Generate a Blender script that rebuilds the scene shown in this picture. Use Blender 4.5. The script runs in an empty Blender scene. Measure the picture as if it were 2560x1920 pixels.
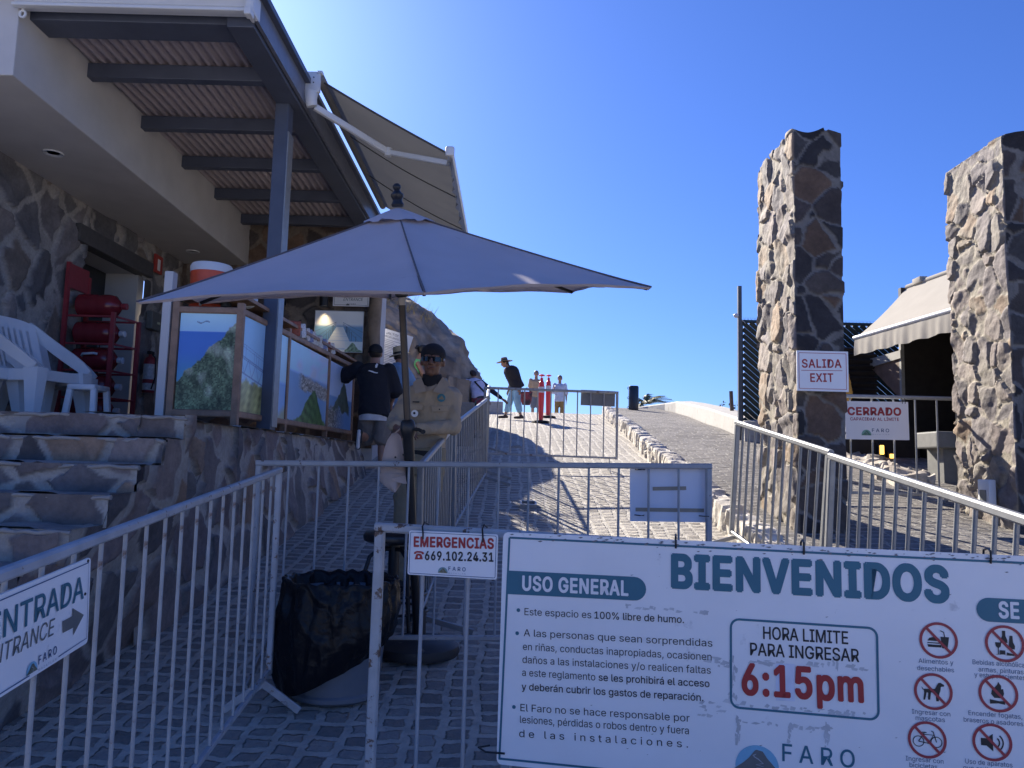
import bpy, bmesh, math, random
import numpy as np
from mathutils import Vector, Matrix, kdtree
random.seed(7); RNG = np.random.default_rng(11)
SC = bpy.context.scene
COL = SC.collection
R = math.radians

# ---------------------------------------------------------------- camera
cam_d = bpy.data.cameras.new('camera'); cam_d.sensor_width = 36.0; cam_d.lens = 27.04
cam_d.clip_start = 0.05; cam_d.clip_end = 5000
cam = bpy.data.objects.new('camera', cam_d); COL.objects.link(cam)
cam.matrix_world = Matrix.Translation((0, 0, 1.55)) @ Matrix.Rotation(R(96.0), 4, 'X') @ Matrix.Rotation(R(1.5), 4, 'Z')
SC.camera = cam

# ---------------------------------------------------------------- sky, sun, exposure
SUN_EL, SUN_AZ = 31.0, -26.0            # azimuth measured from +Y, negative = to the left
w = bpy.data.worlds.new('World'); SC.world = w; w.use_nodes = True
nt = w.node_tree; nt.nodes.clear()
out = nt.nodes.new('ShaderNodeOutputWorld'); bg = nt.nodes.new('ShaderNodeBackground')
sky = nt.nodes.new('ShaderNodeTexSky'); sky.sky_type = 'NISHITA'; sky.sun_disc = False
sky.sun_elevation = R(SUN_EL); sky.sun_rotation = R(SUN_AZ)
sky.air_density = 1.0; sky.dust_density = 0.6; sky.ozone_density = 4.0; sky.altitude = 20
hs = nt.nodes.new('ShaderNodeMix'); hs.data_type = 'RGBA'; hs.blend_type = 'MULTIPLY'; hs.inputs[0].default_value = 1.0; hs.inputs[7].default_value = (0.44, 0.645, 1.20, 1)
nt.links.new(sky.outputs[0], hs.inputs[6]); nt.links.new(hs.outputs[2], bg.inputs[0]); bg.inputs[1].default_value = 0.066
nt.links.new(bg.outputs[0], out.inputs[0])
sd = bpy.data.lights.new('sun', 'SUN'); sd.energy = 5.0; sd.angle = R(0.5); sd.color = (1.0, 0.91, 0.78)
sun = bpy.data.objects.new('sun', sd); COL.objects.link(sun)
_d = Vector((math.sin(R(SUN_AZ)) * math.cos(R(SUN_EL)), math.cos(R(SUN_AZ)) * math.cos(R(SUN_EL)), math.sin(R(SUN_EL))))
sun.rotation_euler = _d.to_track_quat('Z', 'Y').to_euler()
vs = SC.view_settings; vs.view_transform = 'Standard'; vs.look = 'None'; vs.gamma = 1.0; vs.exposure = 1.15; vs.use_curve_mapping = False
SC.cycles.max_bounces = 6; SC.cycles.diffuse_bounces = 3; SC.cycles.use_denoising = True

# ---------------------------------------------------------------- helpers
def wloc(o):
    v = Vector((0, 0, 0))
    while o: v += o.location; o = o.parent
    return v
def tag(o, label=None, cat=None, group=None, kind=None):
    if label: o['label'] = label
    if cat: o['category'] = cat
    if group: o['group'] = group
    if kind: o['kind'] = kind
    return o
def thing(name, label, cat, loc, group=None):
    o = bpy.data.objects.new(name, None); COL.objects.link(o); o.location = loc; o.empty_display_size = 0.1
    return tag(o, label, cat, group)
def mesh_obj(name, V, F, mat, parent=None, smooth=None, loc=None, col=None):
    me = bpy.data.meshes.new(name)
    off = np.array(wloc(parent)) if parent else np.zeros(3)
    if loc is not None: off = off + np.array(loc) - (off if parent else 0)
    V = np.asarray(V, float).reshape(-1, 3) - off
    if isinstance(F, np.ndarray):
        n, k = F.shape
        me.vertices.add(len(V)); me.vertices.foreach_set('co', V.astype(np.float32).ravel())
        me.loops.add(n * k); me.loops.foreach_set('vertex_index', F.astype(np.int32).ravel())
        me.polygons.add(n); me.polygons.foreach_set('loop_start', np.arange(0, n * k, k, dtype=np.int32))
        me.update(calc_edges=True); me.validate()
    else:
        me.from_pydata(V.tolist(), [], F); me.update()
    if col is not None and len(me.vertices) == len(col):
        a = me.color_attributes.new('col', 'FLOAT_COLOR', 'POINT')
        c = np.ones((len(col), 4), np.float32); c[:, :3] = col; a.data.foreach_set('color', c.ravel())
    if mat: me.materials.append(mat)
    if smooth is not None:
        me.shade_smooth()
        if smooth < 180: me.set_sharp_from_angle(angle=R(smooth))
    o = bpy.data.objects.new(name, me); COL.objects.link(o)
    if parent: o.parent = parent
    if loc is not None: o.location = Vector(loc) - (wloc(parent) if parent else Vector((0, 0, 0)))
    return o
def frame_from(d, up=(0, 0, 1)):
    d = Vector(d).normalized(); up = Vector(up)
    x = d.cross(up)
    if x.length < 1e-4: x = d.cross(Vector((0, 1, 0)))
    x.normalize(); z = x.cross(d).normalized()
    return x, d, z
class MB:
    def __init__(s): s.v = []; s.f = []
    def add(s, vs, fs):
        o = len(s.v); s.v += [tuple(v) for v in vs]; s.f += [tuple(i + o for i in f) for f in fs]; return s
    def box(s, c, sz, M=None, ch=0.0):
        c = Vector(c); hx, hy, hz = sz[0] / 2, sz[1] / 2, sz[2] / 2
        M = M.to_3x3() if M else Matrix.Identity(3)
        if ch <= 0:
            p = [c + M @ Vector((x * hx, y * hy, z * hz)) for z in (-1, 1) for y in (-1, 1) for x in (-1, 1)]
            return s.add(p, [(0, 2, 3, 1), (4, 5, 7, 6), (0, 1, 5, 4), (2, 6, 7, 3), (0, 4, 6, 2), (1, 3, 7, 5)])
        bm = bmesh.new(); bmesh.ops.create_cube(bm, size=1)
        for v in bm.verts: v.co = Vector((v.co.x * sz[0], v.co.y * sz[1], v.co.z * sz[2]))
        bmesh.ops.bevel(bm, geom=bm.edges[:], offset=ch, segments=2, affect='EDGES', profile=0.5)
        bm.verts.index_update()
        vs = [c + M @ v.co for v in bm.verts]; fs = [[v.index for v in f.verts] for f in bm.faces]; bm.free()
        return s.add(vs, fs)
    def bar(s, p0, p1, w, h, up=(0, 0, 1), ch=0.18):
        p0, p1 = Vector(p0), Vector(p1); x, d, z = frame_from(p1 - p0, up); a, b = w / 2, h / 2; k = min(w, h) * ch
        pr = [(-a + k, -b), (a - k, -b), (a, -b + k), (a, b - k), (a - k, b), (-a + k, b), (-a, b - k), (-a, -b + k)]
        vs = [q + x * u + z * t for q in (p0, p1) for u, t in pr]
        fs = [(i, (i + 1) % 8, 8 + (i + 1) % 8, 8 + i) for i in range(8)] + [tuple(range(7, -1, -1)), tuple(range(8, 16))]
        return s.add(vs, fs)
    def tube(s, pts, r, n=8, cap=True, flat=1.0):
        pts = [Vector(p) for p in pts]; m = len(pts); rr = r if isinstance(r, (list, tuple)) else [r] * m
        x, d, z = frame_from(pts[1] - pts[0]); vs = []
        for i, p in enumerate(pts):
            t = (pts[min(i + 1, m - 1)] - pts[max(i - 1, 0)]).normalized()
            x = (x - t * x.dot(t)).normalized(); z = x.cross(t)
            for k in range(n):
                a = 2 * math.pi * k / n; vs.append(p + x * (rr[i] * math.cos(a)) + z * (rr[i] * flat * math.sin(a)))
        fs = [(i * n + k, i * n + (k + 1) % n, (i + 1) * n + (k + 1) % n, (i + 1) * n + k) for i in range(m - 1) for k in range(n)]
        if cap: fs += [tuple(range(n - 1, -1, -1)), tuple((m - 1) * n + k for k in range(n))]
        return s.add(vs, fs)
    def lathe(s, prof, c=(0, 0, 0), n=24, axis=(0, 0, 1), sx=1.0, sy=1.0, fn=None):
        c = Vector(c); A = Vector(axis).normalized(); x, d, z = frame_from(A, (0, 1, 0.001) if abs(A.z) > .9 else (0, 0, 1)); vs = []
        for r, h in prof:
            for k in range(n):
                a = 2 * math.pi * k / n; q = r * (fn(a, h) if fn else 1)
                vs.append(c + A * h + x * (q * math.cos(a) * sx) + z * (q * math.sin(a) * sy))
        m = len(prof)
        fs = [(i * n + k, i * n + (k + 1) % n, (i + 1) * n + (k + 1) % n, (i + 1) * n + k) for i in range(m - 1) for k in range(n)]
        if prof[0][0] > 1e-6: fs.append(tuple(range(n - 1, -1, -1)))
        if prof[-1][0] > 1e-6: fs.append(tuple((m - 1) * n + k for k in range(n)))
        return s.add(vs, fs)
    def prism(s, poly, o, u, v, t):
        o, u, v = Vector(o), Vector(u), Vector(v); n = u.cross(v).normalized(); m = len(poly)
        a = [o + u * p[0] + v * p[1] for p in poly]; b = [p + n * t for p in a]
        if t == 0: return s.add(a, [tuple(range(m))])
        return s.add(a + b, [tuple(range(m - 1, -1, -1)), tuple(range(m, 2 * m))] + [(i, (i + 1) % m, m + (i + 1) % m, m + i) for i in range(m)])
    def ell(s, c, r, M=None, n=16, m=10):
        c = Vector(c); M = M.to_3x3() if M else Matrix.Identity(3); vs = []; fs = []
        for i in range(m + 1):
            t = math.pi * i / m
            for k in range(n):
                a = 2 * math.pi * k / n
                vs.append(c + M @ Vector((r[0] * math.sin(t) * math.cos(a), r[1] * math.sin(t) * math.sin(a), r[2] * math.cos(t))))
        fs = [(i * n + k, (i + 1) * n + k, (i + 1) * n + (k + 1) % n, i * n + (k + 1) % n) for i in range(m) for k in range(n)]
        return s.add(vs, fs)
    def cap(s, p0, r0, p1, r1, n=12):           # tapered capsule
        p0, p1 = Vector(p0), Vector(p1); d = (p1 - p0); L = max(d.length, 1e-4); d.normalize(); pts = []; rr = []
        for a in (-90, -60, -30, 0): pts.append(p0 + d * (r0 * math.sin(R(a)))); rr.append(max(r0 * math.cos(R(a)), 1e-4))
        for a in (0, 30, 60, 90): pts.append(p1 + d * (r1 * math.sin(R(a)))); rr.append(max(r1 * math.cos(R(a)), 1e-4))
        return s.tube(pts, rr, n, cap=True)
    def loft(s, rings, n=20):                  # rings: (centre, rx, ry, x-axis, y-axis)
        vs = []
        for c, rx, ry, ax, ay in rings:
            c, ax, ay = Vector(c), Vector(ax), Vector(ay)
            for k in range(n):
                a = 2 * math.pi * k / n; vs.append(c + ax * (rx * math.cos(a)) + ay * (ry * math.sin(a)))
        m = len(rings)
        fs = [(i * n + k, i * n + (k + 1) % n, (i + 1) * n + (k + 1) % n, (i + 1) * n + k) for i in range(m - 1) for k in range(n)]
        return s.add(vs, fs + [tuple(range(n - 1, -1, -1)), tuple((m - 1) * n + k for k in range(n))])
    def build(s, name, mat, parent=None, smooth=None, loc=None): return mesh_obj(name, s.v, s.f, mat, parent, smooth, loc)
def vox(mb, size, it=4, wr=0.0, wf=5.0, ws=3):                       # weld overlapping shells into one skin
    me = bpy.data.meshes.new('t'); me.from_pydata([tuple(v) for v in mb.v], [], mb.f); me.update()
    bm = bmesh.new(); bm.from_mesh(me); bmesh.ops.remove_doubles(bm, verts=bm.verts, dist=1e-5); bmesh.ops.recalc_face_normals(bm, faces=bm.faces); bm.to_mesh(me); bm.free()
    o = bpy.data.objects.new('t', me); COL.objects.link(o)
    m = o.modifiers.new('r', 'REMESH'); m.mode = 'VOXEL'; m.voxel_size = size; m.use_smooth_shade = True
    if it: q = o.modifiers.new('s', 'SMOOTH'); q.factor = 0.5; q.iterations = it
    dg = bpy.context.evaluated_depsgraph_get(); ev = o.evaluated_get(dg); t = ev.to_mesh()
    V = np.zeros(len(t.vertices) * 3, np.float32); t.vertices.foreach_get('co', V)
    if wr:                                     # cloth folds
        NN = np.zeros(len(t.vertices) * 3, np.float32); t.vertices.foreach_get('normal', NN); P3 = V.reshape(-1, 3); c3 = P3 * (1.0, 1.0, .75)
        c3 = c3 + .05 * np.stack([fbm(P3, ws + 90 + q, 2.0, 2) for q in range(3)], 1)
        rdg = (1 - np.clip(np.abs(fbm(c3, ws, wf * .45, 2)), 0, 1)) ** 3 - .45 + .5 * ((1 - np.clip(np.abs(fbm(c3, ws + 5, wf, 2)), 0, 1)) ** 4 - .3)
        V = (P3 + NN.reshape(-1, 3) * (rdg * wr)[:, None]).astype(np.float32).ravel()
    F = [tuple(p.vertices) for p in t.polygons]; ev.to_mesh_clear()
    bpy.data.objects.remove(o); bpy.data.meshes.remove(me)
    r = MB(); r.v = [tuple(x) for x in V.reshape(-1, 3)]; r.f = F
    return r
# ---------------------------------------------------------------- materials
def nodes(name):
    m = bpy.data.materials.new(name); m.use_nodes = True; nt = m.node_tree
    return m, nt, nt.nodes['Principled BSDF']
def N(nt, t, **k):
    n = nt.nodes.new(t)
    for a, b in k.items():
        if a in n.inputs: n.inputs[a].default_value = b
        else: setattr(n, a, b)
    return n
def mixc(nt, fac, a, b, mode='MIX'):
    n = nt.nodes.new('ShaderNodeMix'); n.data_type = 'RGBA'; n.blend_type = mode
    for i, x in ((0, fac), (6, a), (7, b)):
        if isinstance(x, bpy.types.NodeSocket): nt.links.new(x, n.inputs[i])
        elif i == 0: n.inputs[0].default_value = x
        else: n.inputs[i].default_value = (*x, 1) if len(x) == 3 else x
    return n.outputs[2]
def ramp(nt, src, lo, hi, a=0.0, b=1.0):
    n = nt.nodes.new('ShaderNodeMapRange'); n.inputs[1].default_value = lo; n.inputs[2].default_value = hi
    n.inputs[3].default_value = a; n.inputs[4].default_value = b; nt.links.new(src, n.inputs[0]); return n.outputs[0]
def noise(nt, scale, detail=4, rough=.55, vec=None, dist=0.0):
    n = nt.nodes.new('ShaderNodeTexNoise'); n.inputs['Scale'].default_value = scale; n.inputs['Detail'].default_value = detail
    n.inputs['Roughness'].default_value = rough; n.inputs['Distortion'].default_value = dist
    if vec is None:
        tc = nt.nodes.get('TC') or nt.nodes.new('ShaderNodeTexCoord'); tc.name = 'TC'; vec = tc.outputs['Object']
    nt.links.new(vec, n.inputs['Vector']); return n.outputs['Fac']
def bump(nt, bs, h, strength=.3, dist=.01):
    b = nt.nodes.new('ShaderNodeBump'); b.inputs['Strength'].default_value = strength; b.inputs['Distance'].default_value = dist
    nt.links.new(h, b.inputs['Height']); nt.links.new(b.outputs[0], bs.inputs['Normal']); return b
def M(name, c, rough=.6, metal=0.0, var=.12, scale=14, bmp=.0, dirt=None, dlo=.55, dhi=.75, dscale=30, spec=.5, bscale=60):
    m, nt, bs = nodes(name)
    f = noise(nt, scale)
    a = tuple(x * (1 - var) for x in c); b = tuple(min(1, x * (1 + var)) for x in c)
    col = mixc(nt, ramp(nt, f, .3, .7), a, b)
    if dirt is not None:
        g = noise(nt, dscale, 6, .65); col = mixc(nt, ramp(nt, g, dlo, dhi), col, dirt)
    nt.links.new(col, bs.inputs['Base Color'])
    bs.inputs['Roughness'].default_value = rough; bs.inputs['Metallic'].default_value = metal; bs.inputs['Specular IOR Level'].default_value = spec
    if bmp: bump(nt, bs, noise(nt, bscale, 5), bmp)
    return m
def cloth_mat(name, c, trans=.3, **k):
    m = M(name, c, .88, **k); nt = m.node_tree; bs = nt.nodes['Principled BSDF']; o = nt.nodes['Material Output']
    t = nt.nodes.new('ShaderNodeBsdfTranslucent'); t.inputs[0].default_value = (*c, 1); mx = nt.nodes.new('ShaderNodeMixShader'); mx.inputs[0].default_value = trans
    nt.links.new(bs.outputs[0], mx.inputs[1]); nt.links.new(t.outputs[0], mx.inputs[2]); nt.links.new(mx.outputs[0], o.inputs[0]); return m
def vcol_mat(name, rough=.75, var=.18, scale=35, bmp=.35, bscale=45, spec=.35):
    m, nt, bs = nodes(name); a = N(nt, 'ShaderNodeVertexColor', layer_name='col')
    f = noise(nt, scale, 6, .65); g = noise(nt, scale * .22, 3)
    v = mixc(nt, ramp(nt, f, .3, .7), (1 - var,) * 3, (1 + var,) * 3); v2 = mixc(nt, ramp(nt, g, .35, .65), (1 - var * .6, 1 - var * .7, 1 - var * .75), (1.1, 1.08, 1.04))
    c = mixc(nt, 1.0, mixc(nt, 1.0, a.outputs[0], v, 'MULTIPLY'), v2, 'MULTIPLY')
    nt.links.new(c, bs.inputs['Base Color']); bs.inputs['Roughness'].default_value = rough; bs.inputs['Specular IOR Level'].default_value = spec
    if bmp: bump(nt, bs, noise(nt, bscale, 6, .65), bmp, .012)
    return m
CHIP = (.16, .10, .07)
m_paint = M('chipped_grey_white_paint', (.37, .38, .40), .5, dirt=CHIP, dlo=.61, dhi=.64, dscale=26, var=.14)
m_paint3 = M('rust_chipped_paint', (.42, .42, .42), .5, dirt=(.13, .075, .05), dlo=.56, dhi=.60, dscale=16, var=.14)
m_paint2 = M('worn_grey_paint', (.34, .35, .37), .48, dirt=(.12, .09, .08), dlo=.63, dhi=.66, dscale=22, var=.10)
m_rustbar = M('rust_flecked_paint', (.37, .37, .37), .55, dirt=(.17, .085, .045), dlo=.58, dhi=.70, dscale=18, var=.14)
m_galv = M('galvanised_steel', (.29, .30, .31), .46, .45, dirt=(.20, .16, .13), dlo=.66, dhi=.74, dscale=20)
m_white = M('white_plastic_sheet', (.84, .83, .83), .4, var=.03, scale=4, dirt=(.42, .42, .44), dlo=.64, dhi=.78, dscale=9)
m_clean = M('white_board', (.84, .83, .83), .45, var=.02, scale=5)
m_teal = M('teal_print', (.022, .145, .215), .45, var=.06, scale=8)
m_navy = M('navy_print', (.02, .08, .20), .45, var=.05)
m_black = M('black_print', (.012, .012, .016), .5, var=.05)
m_red = M('red_print', (.38, .022, .026), .45, var=.06)
m_ringred = M('red_sign_ring', (.36, .035, .05), .45, var=.05)
m_greyp = M('grey_print', (.13, .14, .14), .5)
m_gtext = M('pale_grey_print', (.38, .40, .44), .5)
m_lblue = M('light_blue_print', (.20, .45, .62), .5)
m_lgreen = M('pale_green_print', (.18, .38, .30), .5)
m_hill = M('olive_print', (.10, .12, .09), .5)
m_tie = M('black_cable_tie', (.01, .01, .012), .45)
m_tape = M('brown_tape', (.30, .25, .19), .5)
m_darksteel = M('dark_blue_steel', (.080, .094, .135), .45, var=.1, scale=5)
m_plaster = M('grey_plaster', (.56, .545, .53), .85, var=.06, scale=3, bmp=.08)
m_wood = M('brown_wood', (.30, .185, .12), .6, var=.3, scale=9, bmp=.15)
m_blackmet = M('black_metal', (.014, .015, .018), .4, var=.15)
m_blackrub = M('black_rubber', (.018, .018, .019), .75)
m_whitepl = M('white_plastic', (.66, .68, .70), .38, var=.04, scale=4, dirt=(.35, .35, .34), dlo=.70, dhi=.85, dscale=12)
# ---------------------------------------------------------------- lettering and masonry
_TC = {}
try: FONT = bpy.data.fonts.load(bpy.utils.system_resource('DATAFILES', path='fonts') + '/Inter.woff2')   # sans face shipped inside Blender; the built-in one otherwise
except Exception: FONT = None
def text_geo(body, bold=0.0):
    k = (body, bold > .02)
    if k in _TC: return _TC[k]
    cu = bpy.data.curves.new('t', 'FONT'); cu.body = body
    if FONT: cu.font = FONT
    cu.resolution_u = 3; cu.space_character = 1.08 if bold > .02 else 1.0
    o = bpy.data.objects.new('t', cu); COL.objects.link(o)
    dg = bpy.context.evaluated_depsgraph_get(); ev = o.evaluated_get(dg); t = ev.to_mesh()
    V = np.array([v.co[:] for v in t.vertices]); F = [tuple(p.vertices) for p in t.polygons]; ev.to_mesh_clear()
    bpy.data.objects.remove(o); bpy.data.curves.remove(cu); _TC[k] = (V, F); return V, F
CAPH = text_geo('H')[0][:, 1].max()
def text(mb, body, S, p0, p1, cap, bold=0.0, shear=0.0, lift=.0015):
    """S = (origin, u, v, n) of the board; p0/p1 baseline ends (m) in board coordinates; cap height in m."""
    V, F = text_geo(body, bold); O, u, v, n = S
    x0, x1 = V[:, 0].min(), V[:, 0].max(); a = np.array(p0, float); b = np.array(p1, float); d = (b - a); L = np.linalg.norm(d); d /= L; e = np.array((-d[1], d[0]))
    r = max(0, bold) * cap * 1.15 if bold > .006 else 0                 # heavier weights: the glyph laid down again around its outline
    X = (V[:, 0] - x0) / (x1 - x0) * (L - 2 * r) + r; Yv = V[:, 1] / CAPH * (cap - 2 * r) + r; X = X + shear * Yv
    P = a[None] + X[:, None] * d[None] + Yv[:, None] * e[None]
    for i, (dx, dy) in enumerate([(0, 0)] + ([(math.cos(R(22.5 + 45 * k)), math.sin(R(22.5 + 45 * k))) for k in range(8)] if r else [])):
        mb.add([O + u * (p[0] + dx * r) + v * (p[1] + dy * r) + n * (lift + i * .00006) for p in P], F)
def shape(mb, poly, S, lift=.0015):
    O, u, v, n = S; mb.add([O + u * p[0] + v * p[1] + n * lift for p in poly], [tuple(range(len(poly)))])
def circ(c, r, n=28, a0=0, a1=360): return [(c[0] + r * math.cos(R(a0 + (a1 - a0) * i / n)), c[1] + r * math.sin(R(a0 + (a1 - a0) * i / n))) for i in range(n + (1 if a1 - a0 < 360 else 0))]
def strip(mb, pts, wd, S, lift=.0015, closed=False):
    O, u, v, n = S; m = len(pts); vs = []
    for i, p in enumerate(pts):
        q0 = pts[(i - 1) % m] if (closed or i) else p; q1 = pts[(i + 1) % m] if (closed or i < m - 1) else p
        t = np.array(q1, float) - np.array(q0, float); t /= max(np.linalg.norm(t), 1e-9); e = np.array((-t[1], t[0])) * wd / 2
        vs += [O + u * (p[0] + e[0]) + v * (p[1] + e[1]) + n * lift, O + u * (p[0] - e[0]) + v * (p[1] - e[1]) + n * lift]
    k = m if closed else m - 1
    mb.add(vs, [(2 * i, 2 * i + 1, 2 * ((i + 1) % m) + 1, 2 * ((i + 1) % m)) for i in range(k)])
def rrect(x0, y0, x1, y1, r, n=6):
    p = []
    for cx, cy, a in ((x1 - r, y1 - r, 0), (x0 + r, y1 - r, 90), (x0 + r, y0 + r, 180), (x1 - r, y0 + r, 270)):
        p += [(cx + r * math.cos(R(a + 90 * i / n)), cy + r * math.sin(R(a + 90 * i / n))) for i in range(n + 1)]
    return p
def sframe(O, u, v):
    u = Vector(u).normalized(); v = Vector(v); v = (v - u * v.dot(u)).normalized(); return (Vector(O), u, v, u.cross(v).normalized())
def board(name, label, cat, S, w, h, mat, t=.006, r=.012, cx=0.0):
    """a sheet whose top-left corner is S origin, front face at n*0"""
    root = thing(name, label, cat, S[0] + S[1] * (w / 2) - S[2] * h)
    b = MB(); O, u, v, n = S; p = rrect(0, -h, w, 0, r)
    b.prism(p, O - n * t, u, v, t); b.build('board', mat, root)
    return root
def logo(root, S, c, r, ty, tw, cap, sub=True, tcol=None, circm=None, hillm=None):
    """half-disc with a hill and the word beside it; c = middle of the half-disc's base"""
    a = MB(); shape(a, circ(c, r, 20, -8, 188), S, .0014); a.build('logo_disc', circm or m_lblue, root)
    b = MB(); k = r
    shape(b, [(c[0] + x * k, c[1] + y * k) for x, y in ((-1.05, -.14), (1.0, -.14), (.62, .28), (.48, .42), (.26, .74), (-.02, .80), (-.10, .76), (-.38, .40), (-.62, .18))], S, .0022); b.build('logo_hill', hillm or m_hill, root)
    e = MB(); strip(e, [(c[0] + x * k, c[1] + y * k) for x, y in ((-.2, .52), (-.05, .60), (-.15, .48), (.05, .38), (.28, .2), (-.05, .12), (.30, .05), (-.02, -.02), (.3, -.08))], r * .05, S, .0028); e.build('logo_path', m_gtext, root)
    t = MB(); x0 = c[0] + r * 1.15; text(t, 'F A R O', S, (x0, ty), (x0 + tw, ty), cap, .012); t.build('logo_word', tcol or m_teal, root)
    if sub:
        t = MB(); text(t, 'M A Z A T L Á N', S, (x0, ty - cap * .8), (x0 + tw, ty - cap * .8), cap * .3); t.build('logo_subtitle', m_gtext, root)
# masonry: real relief from jittered cells, one colour per stone
PAL_SHADE_SIDE = [(.048, .044, .046), (.034, .032, .036), (.068, .058, .054), (.052, .050, .052), (.11, .075, .055), (.028, .027, .030), (.06, .05, .048)]
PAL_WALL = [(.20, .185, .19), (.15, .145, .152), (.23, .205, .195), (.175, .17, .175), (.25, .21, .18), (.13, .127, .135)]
PAL_MID = [(.20, .17, .16), (.155, .14, .14), (.24, .205, .19), (.13, .12, .12), (.19, .175, .17), (.27, .21, .16), (.22, .175, .165)]
PAL_SUN_SIDE = [(.25, .212, .198), (.20, .18, .178), (.275, .238, .215), (.175, .16, .162), (.30, .225, .16), (.225, .20, .197), (.24, .208, .19)]
MORT = (.33, .305, .275)
def fbm(P, seed, f0=1.0, oct=4):
    r = np.random.default_rng(seed); o = np.zeros(len(P)); a = 1.0; f = f0
    for i in range(oct):
        for j in range(3):
            d = r.normal(size=3); d /= np.linalg.norm(d); o += a * np.sin(P @ d * f * 6.283 + r.uniform(0, 6.283)) / 3
        a *= .55; f *= 2.03
    return o
def stoneify(P, Nn, cell, relief, pal, mort=MORT, mw=.018, seed=1, tilt=.25, smear=0.0):
    P = np.asarray(P, float); cell = np.array(cell, float); rg = np.random.default_rng(seed)
    wv = np.stack([fbm(P, seed + 3 + i, 1.6, 3) for i in range(3)], 1) * cell.mean() * .10
    Q = (P + wv) / cell
    lo, hi = np.floor(Q.min(0)).astype(int) - 1, np.ceil(Q.max(0)).astype(int) + 2
    g = np.stack(np.meshgrid(*[np.arange(lo[i], hi[i]) for i in range(3)], indexing='ij'), -1).reshape(-1, 3).astype(float)
    keep = rg.random(len(g)) > .12
    S = (g + rg.uniform(.0, 1, g.shape))[keep]
    kd = kdtree.KDTree(len(S))
    for i, s in enumerate(S): kd.insert(s, i)
    kd.balance(); n = len(Q); i1 = np.zeros(n, int); i2 = np.zeros(n, int)
    for k in range(n):
        a, b = kd.find_n(Q[k], 2); i1[k] = a[1]; i2[k] = b[1]
    A, B = S[i1], S[i2]
    d1 = ((Q - A) ** 2).sum(1); d2 = ((Q - B) ** 2).sum(1)
    e = (d2 - d1) / (2 * np.linalg.norm((A - B), axis=1) + 1e-9) * cell.mean()
    e = e + fbm(P, seed + 9, 7, 3) * .005 - np.clip(fbm(P, seed + 12, 1.8, 3) - .15, 0, 1) * mw * 2.2     # joints of uneven width
    m = np.clip((e - mw * .72) / (mw * .45), 0, 1); m = m * m * (3 - 2 * m)
    T = rg.normal(size=S.shape) * tilt; hgt = rg.uniform(.45, 1.0, len(S))
    loc = (Q - A) * cell
    h = hgt[i1] * relief + (loc * T[i1]).sum(1) + fbm(P, seed + 20, 3.5, 4) * relief * .22
    h = np.clip(h, relief * .12, relief * 1.7)
    base = fbm(P, seed + 30, 5, 3) * relief * .10
    disp = m * h + (1 - m) * base
    pal = np.array(pal); c = pal[rg.integers(0, len(pal), len(S))] * rg.uniform(.82, 1.18, (len(S), 1))
    cs = c[i1] * (1 + .16 * fbm(P, seed + 40, 4, 4))[:, None]
    sm = np.clip(fbm(P, seed + 50, 1.7, 4) * .9 + smear, 0, 1) if smear else 0
    mm = m * (1 - sm * .75) if smear else m
    cm = np.array(mort)[None] * (1 + .10 * fbm(P, seed + 60, 3, 3))[:, None]
    col = cs * mm[:, None] + cm * (1 - mm[:, None])
    return P + Nn * disp[:, None], np.clip(col, .01, .9)
def grid(o, eu, ev, nu, nv):
    o, eu, ev = np.array(o, float), np.array(eu, float), np.array(ev, float)
    s, t = np.meshgrid(np.linspace(0, 1, nu), np.linspace(0, 1, nv), indexing='ij')
    P = o[None] + s.reshape(-1, 1) * eu[None] + t.reshape(-1, 1) * ev[None]
    i, j = np.meshgrid(np.arange(nu - 1), np.arange(nv - 1), indexing='ij'); a = (i * nv + j).ravel()
    return P, np.stack([a, a + nv, a + nv + 1, a + 1], 1)
def stone_patch(acc, o, eu, ev, res, nrm, cell, relief, pal, seed=1, mask=None, **k):
    nu = max(2, int(np.linalg.norm(eu) / res) + 1); nv = max(2, int(np.linalg.norm(ev) / res) + 1)
    P, F = grid(o, eu, ev, nu, nv)
    if mask is not None:
        c = P[F].mean(1); F = F[mask(c)]
    used = np.unique(F); mp = -np.ones(len(P), int); mp[used] = np.arange(len(used)); P = P[used]; F = mp[F]
    nn = np.array(nrm, float); nn /= np.linalg.norm(nn)
    if np.dot(np.cross(eu, ev), nn) < 0: F = F[:, ::-1]
    V, C = stoneify(P, np.repeat(nn[None], len(P), 0), cell, relief, pal, seed=seed, **k)
    acc.append((V, F, C))
def join_acc(acc):
    o = 0; Vs, Fs, Cs = [], [], []
    for V, F, C in acc: Vs.append(V); Fs.append(F + o); Cs.append(C); o += len(V)
    return np.concatenate(Vs), np.concatenate(Fs), np.concatenate(Cs)
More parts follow.
